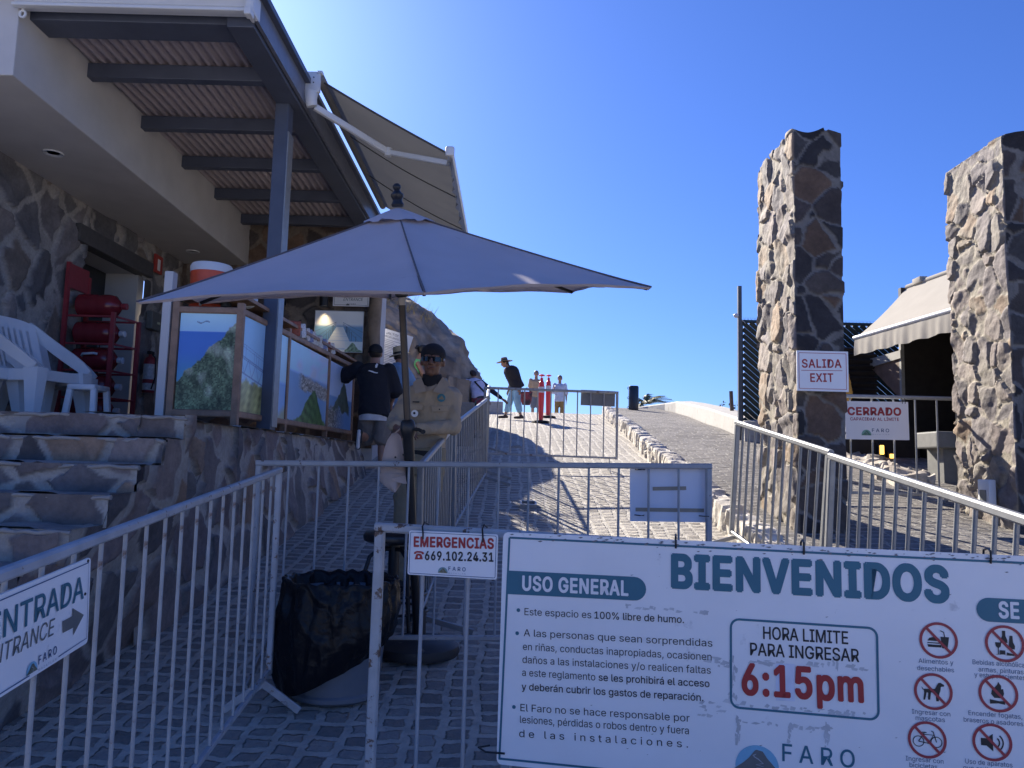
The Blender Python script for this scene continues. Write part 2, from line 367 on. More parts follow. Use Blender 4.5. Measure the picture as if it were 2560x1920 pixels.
def box_grid(lo, hi, res):
    lo, hi = np.array(lo, float), np.array(hi, float); d = hi - lo; Ps, Fs, Ns = [], [], []; o = 0
    for ax in range(3):
        u, v = (ax + 1) % 3, (ax + 2) % 3
        for sgn in (0, 1):
            org = lo.copy(); org[ax] = (lo, hi)[sgn][ax]; eu = np.zeros(3); ev = np.zeros(3); eu[u] = d[u]; ev[v] = d[v]
            P, F = grid(org, eu, ev, max(2, round(d[u] / res) + 1), max(2, round(d[v] / res) + 1))
            if not sgn: F = F[:, ::-1]
            n = np.zeros((len(P), 3)); n[:, ax] = 1 if sgn else -1
            Ps.append(P); Fs.append(F + o); Ns.append(n); o += len(P)
    P = np.concatenate(Ps); F = np.concatenate(Fs); Nn = np.concatenate(Ns)
    key, inv = np.unique(np.round(P, 5), axis=0, return_inverse=True); inv = inv.ravel()
    N2 = np.zeros_like(key); np.add.at(N2, inv, Nn); N2 /= np.linalg.norm(N2, axis=1)[:, None]
    return key, inv[F], N2
# ground profile along the ramp
KY = [-6, 0, 4, 5.5, 8, 10.6, 15, 21, 23, 24, 25, 26, 28, 60, 300]
KZ = [-.66, 0, .44, .64, 1.04, 1.5, 2.15, 2.85, 3.12, 3.2, 3.12, 2.9, 2.5, -4, -30]
_ys = np.linspace(-6, 60, 2641); _zs = np.interp(_ys, KY, KZ); _k = np.ones(25) / 25
_zz = np.convolve(np.pad(_zs, 12, mode='edge'), _k, 'valid')
def gz(y): return np.where(np.asarray(y) < 60, np.interp(y, _ys, _zz), np.interp(y, KY, KZ))
def g(y): return float(gz(y))
# ================================================================ SETTING
def paver_mat(name, bw, rh, stone, mort, swap, msize=.018, offs=.5, hb=.9, rowshift=0.0):
    m, nt, bs = nodes(name)
    tc = N(nt, 'ShaderNodeTexCoord'); sep = N(nt, 'ShaderNodeSeparateXYZ'); nt.links.new(tc.outputs['Object'], sep.inputs[0])
    nz = N(nt, 'ShaderNodeTexNoise'); nz.inputs['Scale'].default_value = 2.6; nz.inputs['Detail'].default_value = 4; nt.links.new(tc.outputs['Object'], nz.inputs['Vector'])
    sub = N(nt, 'ShaderNodeVectorMath', operation='SUBTRACT'); nt.links.new(nz.outputs['Color'], sub.inputs[0]); sub.inputs[1].default_value = (.5, .5, .5)
    sc = N(nt, 'ShaderNodeVectorMath', operation='SCALE'); nt.links.new(sub.outputs[0], sc.inputs[0]); sc.inputs['Scale'].default_value = .10
    cmb = N(nt, 'ShaderNodeCombineXYZ')
    a, b = ('Y', 'X') if swap else ('X', 'Y')
    nt.links.new(sep.outputs[a], cmb.inputs[0]); nt.links.new(sep.outputs[b], cmb.inputs[1])
    add = N(nt, 'ShaderNodeVectorMath', operation='ADD'); nt.links.new(cmb.outputs[0], add.inputs[0]); nt.links.new(sc.outputs[0], add.inputs[1])
    nf = N(nt, 'ShaderNodeTexNoise'); nf.inputs['Scale'].default_value = 24; nf.inputs['Detail'].default_value = 3; nt.links.new(tc.outputs['Object'], nf.inputs['Vector'])
    sub2 = N(nt, 'ShaderNodeVectorMath', operation='SUBTRACT'); nt.links.new(nf.outputs['Color'], sub2.inputs[0]); sub2.inputs[1].default_value = (.5, .5, .5)
    sc2 = N(nt, 'ShaderNodeVectorMath', operation='SCALE'); nt.links.new(sub2.outputs[0], sc2.inputs[0]); sc2.inputs['Scale'].default_value = .035
    add2 = N(nt, 'ShaderNodeVectorMath', operation='ADD'); nt.links.new(add.outputs[0], add2.inputs[0]); nt.links.new(sc2.outputs[0], add2.inputs[1])
    br = N(nt, 'ShaderNodeTexBrick'); br.offset = offs; br.offset_frequency = 2; br.squash = 1.25; br.squash_frequency = 3
    br.inputs['Scale'].default_value = 1.0; br.inputs['Brick Width'].default_value = bw; br.inputs['Row Height'].default_value = rh
    br.inputs['Mortar Size'].default_value = msize; br.inputs['Mortar Smooth'].default_value = .35; br.inputs['Bias'].default_value = 0
    br.inputs['Color1'].default_value = (0, 0, 0, 1); br.inputs['Color2'].default_value = (1, 1, 1, 1); br.inputs['Mortar'].default_value = (.5, .5, .5, 1)
    nt.links.new(add2.outputs[0], br.inputs['Vector'])
    c = mixc(nt, br.outputs['Color'], tuple(x * .72 for x in stone), tuple(x * 1.22 for x in stone))
    f = noise(nt, 30, 6, .7); c = mixc(nt, ramp(nt, f, .3, .7), mixc(nt, 1.0, c, (.8, .8, .82), 'MULTIPLY'), mixc(nt, 1.0, c, (1.15, 1.13, 1.08), 'MULTIPLY'))
    mc = mixc(nt, ramp(nt, noise(nt, 12, 4), .35, .65), tuple(x * .82 for x in mort), tuple(x * 1.1 for x in mort))
    c = mixc(nt, br.outputs['Fac'], c, mc)
    big = noise(nt, .7, 4, .6); c = mixc(nt, ramp(nt, big, .35, .65), mixc(nt, 1.0, c, (.84, .83, .82), 'MULTIPLY'), mixc(nt, 1.0, c, (1.06, 1.05, 1.03), 'MULTIPLY'))
    nt.links.new(c, bs.inputs['Base Color']); bs.inputs['Roughness'].default_value = .8; bs.inputs['Specular IOR Level'].default_value = .3
    inv = N(nt, 'ShaderNodeMath', operation='SUBTRACT'); inv.inputs[0].default_value = 1; nt.links.new(br.outputs['Fac'], inv.inputs[1])
    tl = N(nt, 'ShaderNodeMath', operation='MULTIPLY_ADD'); nt.links.new(noise(nt, 9, 3), tl.inputs[0]); tl.inputs[1].default_value = .9; nt.links.new(inv.outputs[0], tl.inputs[2])
    tl2 = N(nt, 'ShaderNodeMath', operation='MULTIPLY_ADD'); nt.links.new(noise(nt, 55, 5, .7), tl2.inputs[0]); tl2.inputs[1].default_value = .35; nt.links.new(tl.outputs[0], tl2.inputs[2])
    bump(nt, bs, tl2.outputs[0], hb, .034)
    return m
m_pave = paver_mat('ramp_cobbles', .112, .138, (.35, .33, .305), (.56, .53, .47), True, .025)
m_path = paver_mat('path_cobbles', .26, .13, (.20, .19, .185), (.36, .345, .315), False, .016)
m_earth = M('dry_earth', (.26, .22, .17), .9, var=.25, scale=1.5, bmp=.4, bscale=8)
m_stone = vcol_mat('field_stone')
m_stone_rough = vcol_mat('rough_field_stone', .8, .2, 30, .55, 38)
m_whitewash = M('whitewashed_plaster', (.46, .445, .405), .8, var=.06, scale=2.5, dirt=(.30, .28, .24), dlo=.54, dhi=.72, dscale=5, bmp=.2)
def sheet(name, xs, ys, zf, mat, kind='structure', label=None, cat=None):
    V = []; F = []
    for y in ys:
        xr = xs(y) if callable(xs) else xs
        for x in xr: V.append((x, y, zf(x, y)))
    n = len(xs(ys[0]) if callable(xs) else xs)
    for j in range(len(ys) - 1):
        for i in range(n - 1): a = j * n + i; F.append((a, a + 1, a + n + 1, a + n))
    o = mesh_obj(name, V, F, mat, smooth=180); tag(o, label, cat, kind=kind); return o
yy = [-60, -20, -6] + [x * .25 - 5 for x in range(0, 132)] + [32, 38, 45, 60, 100, 200, 400, 900]
sheet('ground', [-600, -200, -60, -20, -8, -2, 2, 8, 20, 60, 200, 600], yy, lambda x, y: g(min(y, 300)) - .05, m_earth, label='dry earth around the ramp', cat='ground')
sheet('bounce_sheet', [-60, -20, -8, -2, 2, 8, 20, 60], [-60, -30, -12, -6, -3, -1.5, -.5, .4, 1.2], lambda x, y: g(y) - .03, M('pale_bounce_sheet', (.56, .53, .48), .85, var=.08, scale=2, bmp=.1))  # added unseen pale sheet behind the camera, bounces sunlight onto the shaded board
yr = [x * .125 - 4 for x in range(0, 240)]
def kerb_x(y): return float(np.interp(y, [0, 4, 6, 8, 12, 15, 19, 23, 26], [2.12, 2.12, 2.16, 2.20, 2.24, 2.40, 2.62, 2.90, 3.1]))
sheet('ramp', lambda y: [-2.6 + i * (kerb_x(y) + 2.62) / 24 for i in range(25)], yr, lambda x, y: g(y) + .012 * math.sin(x * 2.1 + y * .9) * math.sin(y * 1.3), m_pave, label='cobbled stone ramp climbing to the crest', cat='ramp')
def path_h(y): t = min(1, max(0, (y - 3.2) / 2.5)); return .03 + .19 * t * t * (3 - 2 * t)
def path_r(y): return float(np.interp(y, [13.2, 13.7, 16.6, 21.5, 23, 26], [14, 4.0, 4.22, 4.6, 4.4, 4.2]))
yp = [3.2 + x * .15 for x in range(0, 148)]
sheet('path', lambda y: [kerb_x(y) - .02 + (path_r(y) - kerb_x(y)) * i / 30 for i in range(31)], yp, lambda x, y: g(y) + path_h(y) + .012 * math.sin(x * 1.7 + y), m_path, label='raised cobbled path beside the ramp', cat='path')
sheet('sea', [-3000, 3000], [120, 4000], lambda x, y: -24, M('sea_water', (.03, .09, .14), .15, var=.1))
# kerb of rough pale stones between ramp and path
P, F, Nn = box_grid((-.11, 0, -.12), (.07, 18.6, .225), .026)
V, C = stoneify(P, Nn, (.9, .092, .9), .022, [(.62, .59, .53), (.54, .51, .46), (.66, .63, .57), (.48, .45, .40)], (.54, .51, .45), .010, 5, .14)
V[:, 0] += np.interp(V[:, 1] + 5.2, [0, 4, 6, 8, 12, 15, 19, 23, 26], [2.12, 2.12, 2.16, 2.20, 2.24, 2.40, 2.62, 2.90, 3.1]); V[:, 2] += gz(V[:, 1] + 5.2); V[:, 1] += 5.2
k = mesh_obj('stone_kerb', V, F, m_stone_rough, col=C, smooth=50)
tag(k, 'pale rough stone kerb along the right side of the cobbled ramp', 'kerb')
# whitewashed parapet
mb = MB(); pts = [(3.86, 12.7), (3.98, 13.6), (4.22, 16.6), (4.42, 19.2), (4.60, 21.5), (4.52, 22.6), (4.2, 23.6), (3.75, 24.4)]; sec = []
for i, (x, y) in enumerate(pts):
    a = np.array(pts[max(i - 1, 0)]); b = np.array(pts[min(i + 1, len(pts) - 1)]); d = (b - a) / np.linalg.norm(b - a); nrm = np.array((d[1], -d[0]))
    z = g(y) + path_h(y); hh = .30 if i < 4 else (.27, .16, .06, .02)[i - 4]
    sec.append([(x, y, z - .3), (x, y, z + hh), (x + nrm[0] * .03, y + nrm[1] * .03, z + hh + .03), (x + nrm[0] * .42, y + nrm[1] * .42, z + hh + .05), (x + nrm[0] * .46, y + nrm[1] * .46, z + hh), (x + nrm[0] * .46, y + nrm[1] * .46, z - 1)])
for s_ in sec: mb.v += s_
for i in range(len(sec) - 1):
    for j in range(5): mb.f.append((i * 6 + j, i * 6 + j + 1, i * 6 + j + 7, i * 6 + j + 6))
mb.f += [tuple(range(6)), tuple(range(len(sec) * 6 - 1, len(sec) * 6 - 7, -1))]
o = mb.build('parapet_wall', m_whitewash); tag(o, 'low whitewashed parapet wall curving along the outer edge of the raised path', 'wall')
# far low wall beside the crest on the left
mb = MB(); mb.box((-.95, 22.6, g(22.6) + .14), (1.4, .35, .36), ch=.02); o = mb.build('low_wall', M('pale_concrete', (.42, .41, .38), .85, bmp=.1)); tag(o, 'short pale concrete wall at the left of the ramp crest', 'wall')
# ---------------------------------------------------------------- gate pillars
def pillar(lo, hi, seed, label, topf):
    P, F, Nn = box_grid(lo, hi, .0155)
    fr = (Nn[:, 1] < -.35).astype(float)
    for _ in range(1): pass
    V1, C1 = stoneify(P, Nn, (.32, .32, .27), .012, PAL_SHADE_SIDE, (.165, .16, .152), .013, seed, .06)
    V2, C2 = stoneify(P, Nn, (.20, .22, .26), .018, PAL_SUN_SIDE, (.32, .292, .24), .009, seed + 1, .20, smear=.06)
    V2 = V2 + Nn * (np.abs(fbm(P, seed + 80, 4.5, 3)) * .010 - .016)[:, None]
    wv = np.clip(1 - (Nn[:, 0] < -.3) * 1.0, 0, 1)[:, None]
    V = V1 * wv + V2 * (1 - wv); C = C1 * wv + C2 * (1 - wv)  # sun and shade painted into stone colour by face; mortar smear is real
    V[:, 0] += .006 * fbm(P * [0, 0, 1], seed + 70, .5, 3); 
    t = np.clip((P[:, 2] - (hi[2] - .9)) / .9, 0, 1); V[:, 2] += t * topf(P[:, 0], P[:, 1])
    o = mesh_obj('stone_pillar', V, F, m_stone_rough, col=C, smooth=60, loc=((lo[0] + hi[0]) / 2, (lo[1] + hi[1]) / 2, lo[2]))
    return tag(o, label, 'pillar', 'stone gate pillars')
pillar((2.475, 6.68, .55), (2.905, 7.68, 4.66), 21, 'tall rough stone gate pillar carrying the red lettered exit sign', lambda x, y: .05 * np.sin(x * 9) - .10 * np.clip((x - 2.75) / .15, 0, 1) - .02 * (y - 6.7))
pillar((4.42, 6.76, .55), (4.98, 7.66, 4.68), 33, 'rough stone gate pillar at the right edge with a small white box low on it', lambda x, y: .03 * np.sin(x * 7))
# ---------------------------------------------------------------- terrace with stairs
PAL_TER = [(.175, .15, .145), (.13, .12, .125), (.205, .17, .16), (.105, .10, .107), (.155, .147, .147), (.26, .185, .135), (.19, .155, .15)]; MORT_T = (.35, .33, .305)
acc = []
M_NOSE = M('mortar_nosing', (.31, .29, .27), .9, var=.12, scale=9, bmp=.3); top = 1.78; ny = [4.42 - .26 * i for i in range(14)]; nz_ = [top - .14 * i for i in range(14)]
def stair_h(y):
    h = np.full(len(y), top)
    for i in range(13): h = np.where(y < ny[i], nz_[i + 1], h)
    return h
stone_patch(acc, (-2.0, 1.2, -.1), (0, 3.3, 0), (0, 0, 1.9), .012, (1, 0, 0), (.38, .36, .32), .02, PAL_TER, 41, mort=MORT_T, mw=.028, mask=lambda c: c[:, 2] < stair_h(c[:, 1]) + .004)
lean = lambda z: -2.15 + .28 * np.clip((z - .3) / 1.0, 0, 1)          # the flank leans out towards the treads
V_, F_, C_ = acc[-1]; V_ = V_.copy(); V_[:, 0] += lean(V_[:, 2]) + 2.0; acc[-1] = (V_, F_, C_)
for i in range(12):
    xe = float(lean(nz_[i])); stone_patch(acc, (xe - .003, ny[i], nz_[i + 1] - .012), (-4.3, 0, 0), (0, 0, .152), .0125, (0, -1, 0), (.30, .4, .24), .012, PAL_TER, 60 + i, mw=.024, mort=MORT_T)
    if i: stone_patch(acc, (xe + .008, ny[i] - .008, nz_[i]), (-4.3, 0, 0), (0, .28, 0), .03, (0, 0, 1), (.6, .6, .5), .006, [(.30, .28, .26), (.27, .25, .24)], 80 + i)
# battered retaining wall of the terrace beyond the stairs
b0, b1 = np.array((-2.04, 4.40, .2)), np.array((-1.72, 10.0, .9)); t0, t1 = np.array((-2.14, 4.40, top)), np.array((-1.96, 10.0, top))
P, F = grid((0, 0, 0), (5.6, 0, 0), (0, 0, 1.6), 400, 112)
s = P[:, :1] / 5.6; t = P[:, 2:] / 1.6
Q = (b0 * (1 - s) + b1 * s) * (1 - t) + (t0 * (1 - s) + t1 * s) * t
V, C = stoneify(Q, np.repeat([[1., -.05, .1]], len(Q), 0), (.34, .30, .42), .022, PAL_TER, mort=MORT_T, seed=44, mw=.026)
acc.append((V, F, C))
stone_patch(acc, (-2.08, 4.43, top), (-.4, 0, 0), (.16, 5.55, 0), .03, (0, 0, 1), (.5, .5, .5), .008, [(.30, .29, .27)], 47)
V, F, C = join_acc(acc)
ter = thing('stone_terrace', 'raised stone terrace with wide stone steps on the left of the ramp', 'terrace', (-4.2, 5.5, .3))
mesh_obj('stonework', V, F, m_stone, ter, 45, col=C)
mb = MB(); mb.box((-5.65, 8.1, .87), (7.0, 7.36, 1.80)); mb.build('terrace_slab', M('terrace_concrete', (.30, .285, .27), .85, bmp=.15), ter)
mb = MB()
for i in range(1, 13): mb.box((-4.32, ny[i] + .16, nz_[i] / 2 - .3), (4.16, .30, nz_[i] + .55 - .02))
mb.build('step_core', m_plaster, ter)
rg = random.Random(4)
for i in range(0, 12):
    mb = MB(); pts = [(x, ny[i] - .004 + rg.uniform(-.008, .008), nz_[i] - .012 + rg.uniform(-.006, .006)) for x in np.linspace(-6.2, float(lean(nz_[i])) + .01, 90)]; mb.tube(pts, [rg.uniform(.009, .017) for _ in pts], 8, flat=.8); mb.build('step_nosing', M_NOSE, ter, 60)
# ---------------------------------------------------------------- building behind the terrace
bld = thing('stone_building', 'dark field stone ticket building with grey plaster soffit behind the terrace', 'building', (-4.8, 8.5, top))
acc = []
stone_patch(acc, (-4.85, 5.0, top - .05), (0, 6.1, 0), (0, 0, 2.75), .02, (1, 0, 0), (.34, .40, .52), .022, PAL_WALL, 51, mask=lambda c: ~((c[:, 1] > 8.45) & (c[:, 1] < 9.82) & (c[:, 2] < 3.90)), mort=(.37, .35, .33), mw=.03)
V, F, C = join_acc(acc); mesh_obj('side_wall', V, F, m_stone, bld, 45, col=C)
acc = []
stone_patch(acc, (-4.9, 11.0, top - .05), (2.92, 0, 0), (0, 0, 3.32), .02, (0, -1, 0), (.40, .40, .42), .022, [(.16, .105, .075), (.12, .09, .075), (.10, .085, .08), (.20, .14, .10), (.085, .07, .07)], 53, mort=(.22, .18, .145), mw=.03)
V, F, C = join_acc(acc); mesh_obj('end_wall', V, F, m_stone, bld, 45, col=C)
mb = MB(); mb.box((-3.4, 11.35, 3.2), (2.86, .64, 3.4)); mb.box((-5.3, 8.2, 5.3), (.84, 6.0, .6)); mb.build('wall_core', m_plaster, bld)
mb = MB(); mb.box((-5.32, 8.24, 4.69), (2.96, 5.52, .69), ch=.008)
for v in range(len(mb.v)):
    x, y, z = mb.v[v]
    if x > -4.5: mb.v[v] = (x - .02 * (y - 8.2), y, z)
mb.build('soffit_box', m_plaster, bld)
for x, y in ((-4.35, 6.95), (-4.42, 10.3)):
    mb = MB(); mb.lathe([(.055, 0), (.075, -.012), (.085, -.012), (.09, 0)], (x, y, 4.344), 20); mb.build('recessed_light', m_whitepl, bld, 40)
# doorway: lintel, reveal, dark leaf
mb = MB(); mb.box((-4.87, 9.13, 3.98), (.16, 1.75, .20), ch=.01); mb.build('lintel', M('dark_stone_lintel', (.085, .08, .08), .7, bmp=.3), bld)
mb = MB(); mb.box((-5.13, 9.90, 2.82), (.46, .16, 2.14)); mb.box((-5.13, 8.37, 2.82), (.46, .16, 2.14)); mb.box((-5.13, 9.13, 3.94), (.5, 1.7, .1)); mb.build('door_reveal', m_plaster, bld)
dr = MB(); dr.box((-5.34, 9.13, 2.83), (.05, 1.37, 2.12), ch=.005); d_ = dr.build('door', M('dark_door', (.03, .033, .036), .5), bld)
mb = MB(); mb.tube([(-5.29, 9.62, 2.7), (-5.24, 9.62, 2.7), (-5.24, 9.62, 2.95), (-5.29, 9.62, 2.95)], .012); mb.build('handle', m_galv, d_)
mb = MB(); pts = [(-1.98 + .015 * math.sin(i * 1.7), 10.86 + .015 * math.cos(i * 2.3), top + i * .27) for i in range(12)]; mb.tube(pts, [.085 + .012 * math.sin(i * 2.1) for i in range(12)], 12); mb.build('corner_post', M('weathered_timber', (.26, .20, .145), .8, var=.3, scale=5, bmp=.4, bscale=20), bld, 60)
# ---------------------------------------------------------------- steel canopy in front of the building
can = thing('steel_canopy', 'dark blue steel canopy with corrugated roof sheets over the terrace', 'canopy', (-2.19, 6.88, top))
m_corr = M('corrugated_sheet', (.47, .40, .40), .6, var=.08, scale=2)
nxc = 300; xs = np.linspace(-4.0, -2.08, nxc); V = []; F = []
for yv in (5.3, 7.2, 9.1, 11.0):
    for i, x in enumerate(xs): V.append((x, yv, 5.0 + .021 * math.tanh(2.2 * math.sin(2 * math.pi * x / .085))))
for j in range(3):
    for i in range(nxc - 1): a = j * nxc + i; F.append((a, a + nxc, a + nxc + 1, a + 1))
mesh_obj('roof_sheet', V, F, m_corr, can, 50)
mb = MB(); mb.box((-3.0, 8.2, 5.065), (2.1, 5.9, .05)); mb.build('roof_deck', m_darksteel, can)
for y in (6.50, 7.53, 8.55, 9.58, 10.61):
    mb = MB(); mb.box((-3.09, y, 4.91), (1.67, .10, .13), ch=.006); mb.build('purlin', m_darksteel, can)
mb = MB(); mb.box((-3.13, 5.74, 4.925), (1.73, .26, .12), ch=.006); mb.build('front_beam', m_darksteel, can)
mb = MB(); mb.box((-2.145, 8.24, 4.922), (.21, 5.36, .205), ch=.006); mb.build('edge_beam', m_darksteel, can)
mb = MB(); mb.box((-2.015, 8.24, 4.98), (.03, 5.42, .26)); mb.build('fascia', M('slate_blue_fascia', (.17, .18, .22), .4), can)
mb = MB(); mb.box((-2.19, 6.88, (top + 4.82) / 2), (.125, .15, 4.82 - top), ch=.006); mb.build('column', m_darksteel, can)
mb = MB(); mb.box((-2.120, 6.885, (top + 4.6) / 2), (.012, .15, 4.5 - top)); mb.build('column_lit_face', m_galv, can)  # lighter plate over the right face, standing in for sky light on it
# rolled-up awning cassette across the canopy's front edge
aw = thing('awning_cassette', 'closed white awning cassette along the front edge of the canopy', 'awning', (-3.0, 5.5, 4.7))
mb = MB(); mb.bar((-3.80, 5.50, 4.95), (-2.06, 5.50, 4.95), .13, .12); mb.bar((-3.80, 5.43, 4.872), (-2.06, 5.43, 4.872), .05, .026); mb.build('housing', m_whitepl, aw)
mb = MB(); mb.box((-2.03, 5.48, 4.94), (.07, .18, .18), ch=.02); mb.box((-2.03, 5.41, 4.845), (.055, .08, .06), ch=.01); mb.build('end_cap', m_whitepl, aw)
mb = MB(); mb.tube([(-3.75, 5.47, 4.90), (-3.75, 5.47, 4.85)] + [(-3.75 + .022 * math.sin(a), 5.47, 4.825 + .027 * math.cos(a)) for a in [x * .6 for x in range(0, 11)]], .010); mb.build('crank_eye', m_whitepl, aw, 60)
# extended side awning
m_cloth = cloth_mat('grey_awning_cloth', (.25, .245, .235), .22, var=.05, scale=3, bmp=.15, bscale=220)
sa = thing('side_awning', 'open grey fabric awning on white folding arms at the canopy edge', 'awning', (-1.9, 8.7, 4.9))
y0, y1 = 6.93, 10.45; V = []; F = []; na, nb = 17, 29
def cl(s, t):
    x = -1.88 + 1.24 * s; z = 5.12 - .69 * s - .05 * math.sin(math.pi * s) * (1 - .75 * abs(2 * t - 1)) + .004 * math.sin(t * 70) * s ** 6
    return (x, y0 + (y1 - y0) * t, z)
for i in range(na):
    for j in range(nb * 2): V.append(cl(i / (na - 1), j / (nb * 2 - 1)))
for i in range(na - 1):
    for j in range(nb * 2 - 1): a = i * nb * 2 + j; F.append((a, a + 1, a + nb * 2 + 1, a + nb * 2))
mesh_obj('awning_cloth', V, F, m_cloth, sa, 180)
mb = MB()
m_seam = M('dark_seam', (.08, .08, .08), .9)
for t in (0.003, .34, .67): mb = MB(); mb.tube([tuple(np.array(cl(i / 12, t)) - np.array((0, 0, .006))) for i in range(13)], .006 if t > .1 else .010, 6); mb.build('seam', m_seam, sa)
mb = MB(); mb.tube([(-1.88, y0 - .05, 5.12), (-1.88, y1 + .05, 5.12)], .045, 12); mb.build('roller', m_cloth, sa, 40)
mb = MB(); mb.tube([(-.63, y0 - .06, 4.42), (-.63, y1 + .03, 4.42)], .034, 12); mb.box((-.63, y0 - .085, 4.415), (.085, .05, .095), ch=.02); mb.build('front_bar', m_whitepl, sa, 40)
V = []; F = []
for j in range(120):
    y = y0 + (y1 - y0) * j / 119; w_ = .014 * math.sin(j * .8) + .010 * math.sin(j * .37)
    V += [(-.615, y, 4.40), (-.612 + w_ * .6, y, 4.32), (-.615 + w_, y, 4.20 + .006 * math.sin(j * .5))]
for j in range(119): F += [(j * 3, j * 3 + 1, j * 3 + 4, j * 3 + 3), (j * 3 + 1, j * 3 + 2, j * 3 + 5, j * 3 + 4)]
mesh_obj('valance', V, F, m_cloth, sa, 180)
for ya, sg in ((6.95, 1), (10.3, -1)):
    a, b, c = Vector((-1.93, ya, 4.86)), Vector((-1.29, ya + sg * .42, 4.61)), Vector((-.66, ya + sg * .06, 4.37))
    mb = MB(); mb.bar(a, b, .05, .062); ar = mb.build('arm', m_whitepl, sa)
    mb = MB(); mb.bar(b, c, .038, .05); mb.build('forearm', m_whitepl, ar)
    mb = MB(); mb.lathe([(.0, -.045), (.036, -.04), (.036, .04), (0, .045)], b, 14, (0.1, 0, 1)); mb.build('elbow', m_whitepl, ar, 40)
mb = MB(); mb.box((-1.945, 6.87, 5.06), (.16, .04, .20), ch=.008); mb.box((-1.87, 6.87, 5.15), (.05, .06, .03), ch=.006)
mb.tube([(-1.955, 6.88, 4.97), (-1.955, 6.885, 4.90), (-1.94, 6.90, 4.84)], [.07, .062, .05], 12); mb.build('bracket', m_whitepl, sa, 40)
mb = MB(); 
for dx, dz in ((-.02, .03), (.02, .03), (-.02, -.02), (.02, -.02), (-.055, .06)): mb.lathe([(0, 0), (.006, 0), (.006, .004), (0, .004)], (-1.945 + dx, 6.849, 5.07 + dz), 8, (0, -1, 0))
mb.build('bolt', m_blackmet, sa)
# ---------------------------------------------------------------- rock outcrop beyond the building
def rock_mesh():
    bm = bmesh.new(); bmesh.ops.create_icosphere(bm, subdivisions=6, radius=1)
    V = np.array([v.co[:] for v in bm.verts]); F = np.array([[v.index for v in f.verts] for f in bm.faces]); bm.free()
    D = V.copy()
    r = 1 + .10 * fbm(V, 301, .6, 5) + .045 * np.abs(fbm(V, 302, 2.2, 4)) + .012 * fbm(V, 303, 7, 3)
    q = np.sign(V) * np.abs(V) ** .72
    Pn = q * r[:, None] * np.array((1.9, 2.6, 2.05)) 
    # ridge drops from left to right
    Pn[:, 2] += np.where(Pn[:, 2] > 0, -.40 * np.clip(Pn[:, 0] + .6, -1.5, 2.4), 0)
    Pn += np.array((-2.55, 15.6, 3.05))
    c = np.array((.30, .245, .19))[None] * (1 + .28 * fbm(V, 310, 3, 5))[:, None]; k = np.clip(fbm(V, 311, 2.0, 4) * .9, 0, 1)[:, None]
    return Pn, F, np.clip(c * (1 - k) + np.array((.13, .105, .085)) * k, .02, .7)
V, F, C = rock_mesh(); rock = mesh_obj('rock_outcrop', V, F, vcol_mat('outcrop_rock', .9, .25, 6, .9, 5), col=C, smooth=35)
tag(rock, 'brown rock outcrop rising behind the ticket building', 'rock')
# ================================================================ BARRIERS
def barrier(A, B, H, label, mat, n, lean=1.0, low=.16, pw=.038, br=.0085, barmat=None, feet=True, group='steel crowd barriers', flat=False, footlen=.30, first=0.0, extra=None):
    A, B = Vector(A), Vector(B); d = (B - A); L = d.length; d.normalize()
    side = d.cross(Vector((0, 0, 1))).normalized(); perp = side.cross(d).normalized()
    if perp.z < 0: perp = -perp
    up = (perp * lean + Vector((0, 0, 1)) * (1 - lean)).normalized()
    root = thing('crowd_barrier', label, 'barrier', A, group)
    mb = MB(); h = pw / 2
    mb.bar(A + up * (H - h) - d * h, B + up * (H - h) + d * h, pw, pw, up, .22)
    mb.bar(A + up * (low) + d * h, B + up * (low) - d * h, pw * .8, pw * .8, up, .2)
    mb.bar(A + up * (low - h), A + up * (H - pw + .001), pw, pw, d, .16); mb.bar(B + up * (low - h), B + up * (H - pw + .001), pw, pw, d, .16)
    mb.build('frame', mat, root, 30)
    src = None
    for i in range(n):
        p = A + d * (L * (i + 1) / (n + 1))
        if src is None:
            mb = MB(); mb.tube([p + up * (low + .012), p + up * (H - pw * .9)], br, 8); src = mb.build('bar', barmat or mat, root, 50); p0 = p
        else:
            c = src.copy(); COL.objects.link(c); c.parent = root; c.location = src.location + (p - p0)
    if feet:
        for q in (A + d * .10, B - d * .10):
            mb = MB()
            for sg in (-1, 1):
                e = q + side * sg * footlen; e.z = 0; 
                gz_ = q.z + .015
                e = Vector((q.x + side.x * sg * footlen, q.y + side.y * sg * footlen, gz_ + (g(q.y + side.y * sg * footlen) - g(q.y) if extra is None else 0)))
                mb.bar(q + up * (low - .02), e, .034, .012, d)
            mb.build('foot', mat, root)
    return root, d, up, side
ZT = lambda y: g(y)
# front barrier that carries the big board
SBA, SBB = Vector((-.495, 3.02, .29)), Vector((1.95, 2.52, .25))
barrier(SBA, SBB, 1.025, 'rust chipped front barrier carrying the big welcome board', m_paint3, 13, 0.0, .045, .036, .0076, m_paint2)
# left barrier with the entrance sign
barrier((-.985, .95, .16), (-1.10, 3.72, g(3.72)), 1.10, 'chipped white barrier running along the steps with the slanted entrance sign', m_paint, 20, .25, .155, .027, .0060, m_rustbar, footlen=.17)
# barrier across the ramp behind the bin
barrier((-1.36, 4.2, .455), (1.08, 4.2, .50), 1.085, 'grey barrier across the ramp behind the black bin with a white paper on its end', m_paint2, 14, 0.0, .155, .031, .0066)
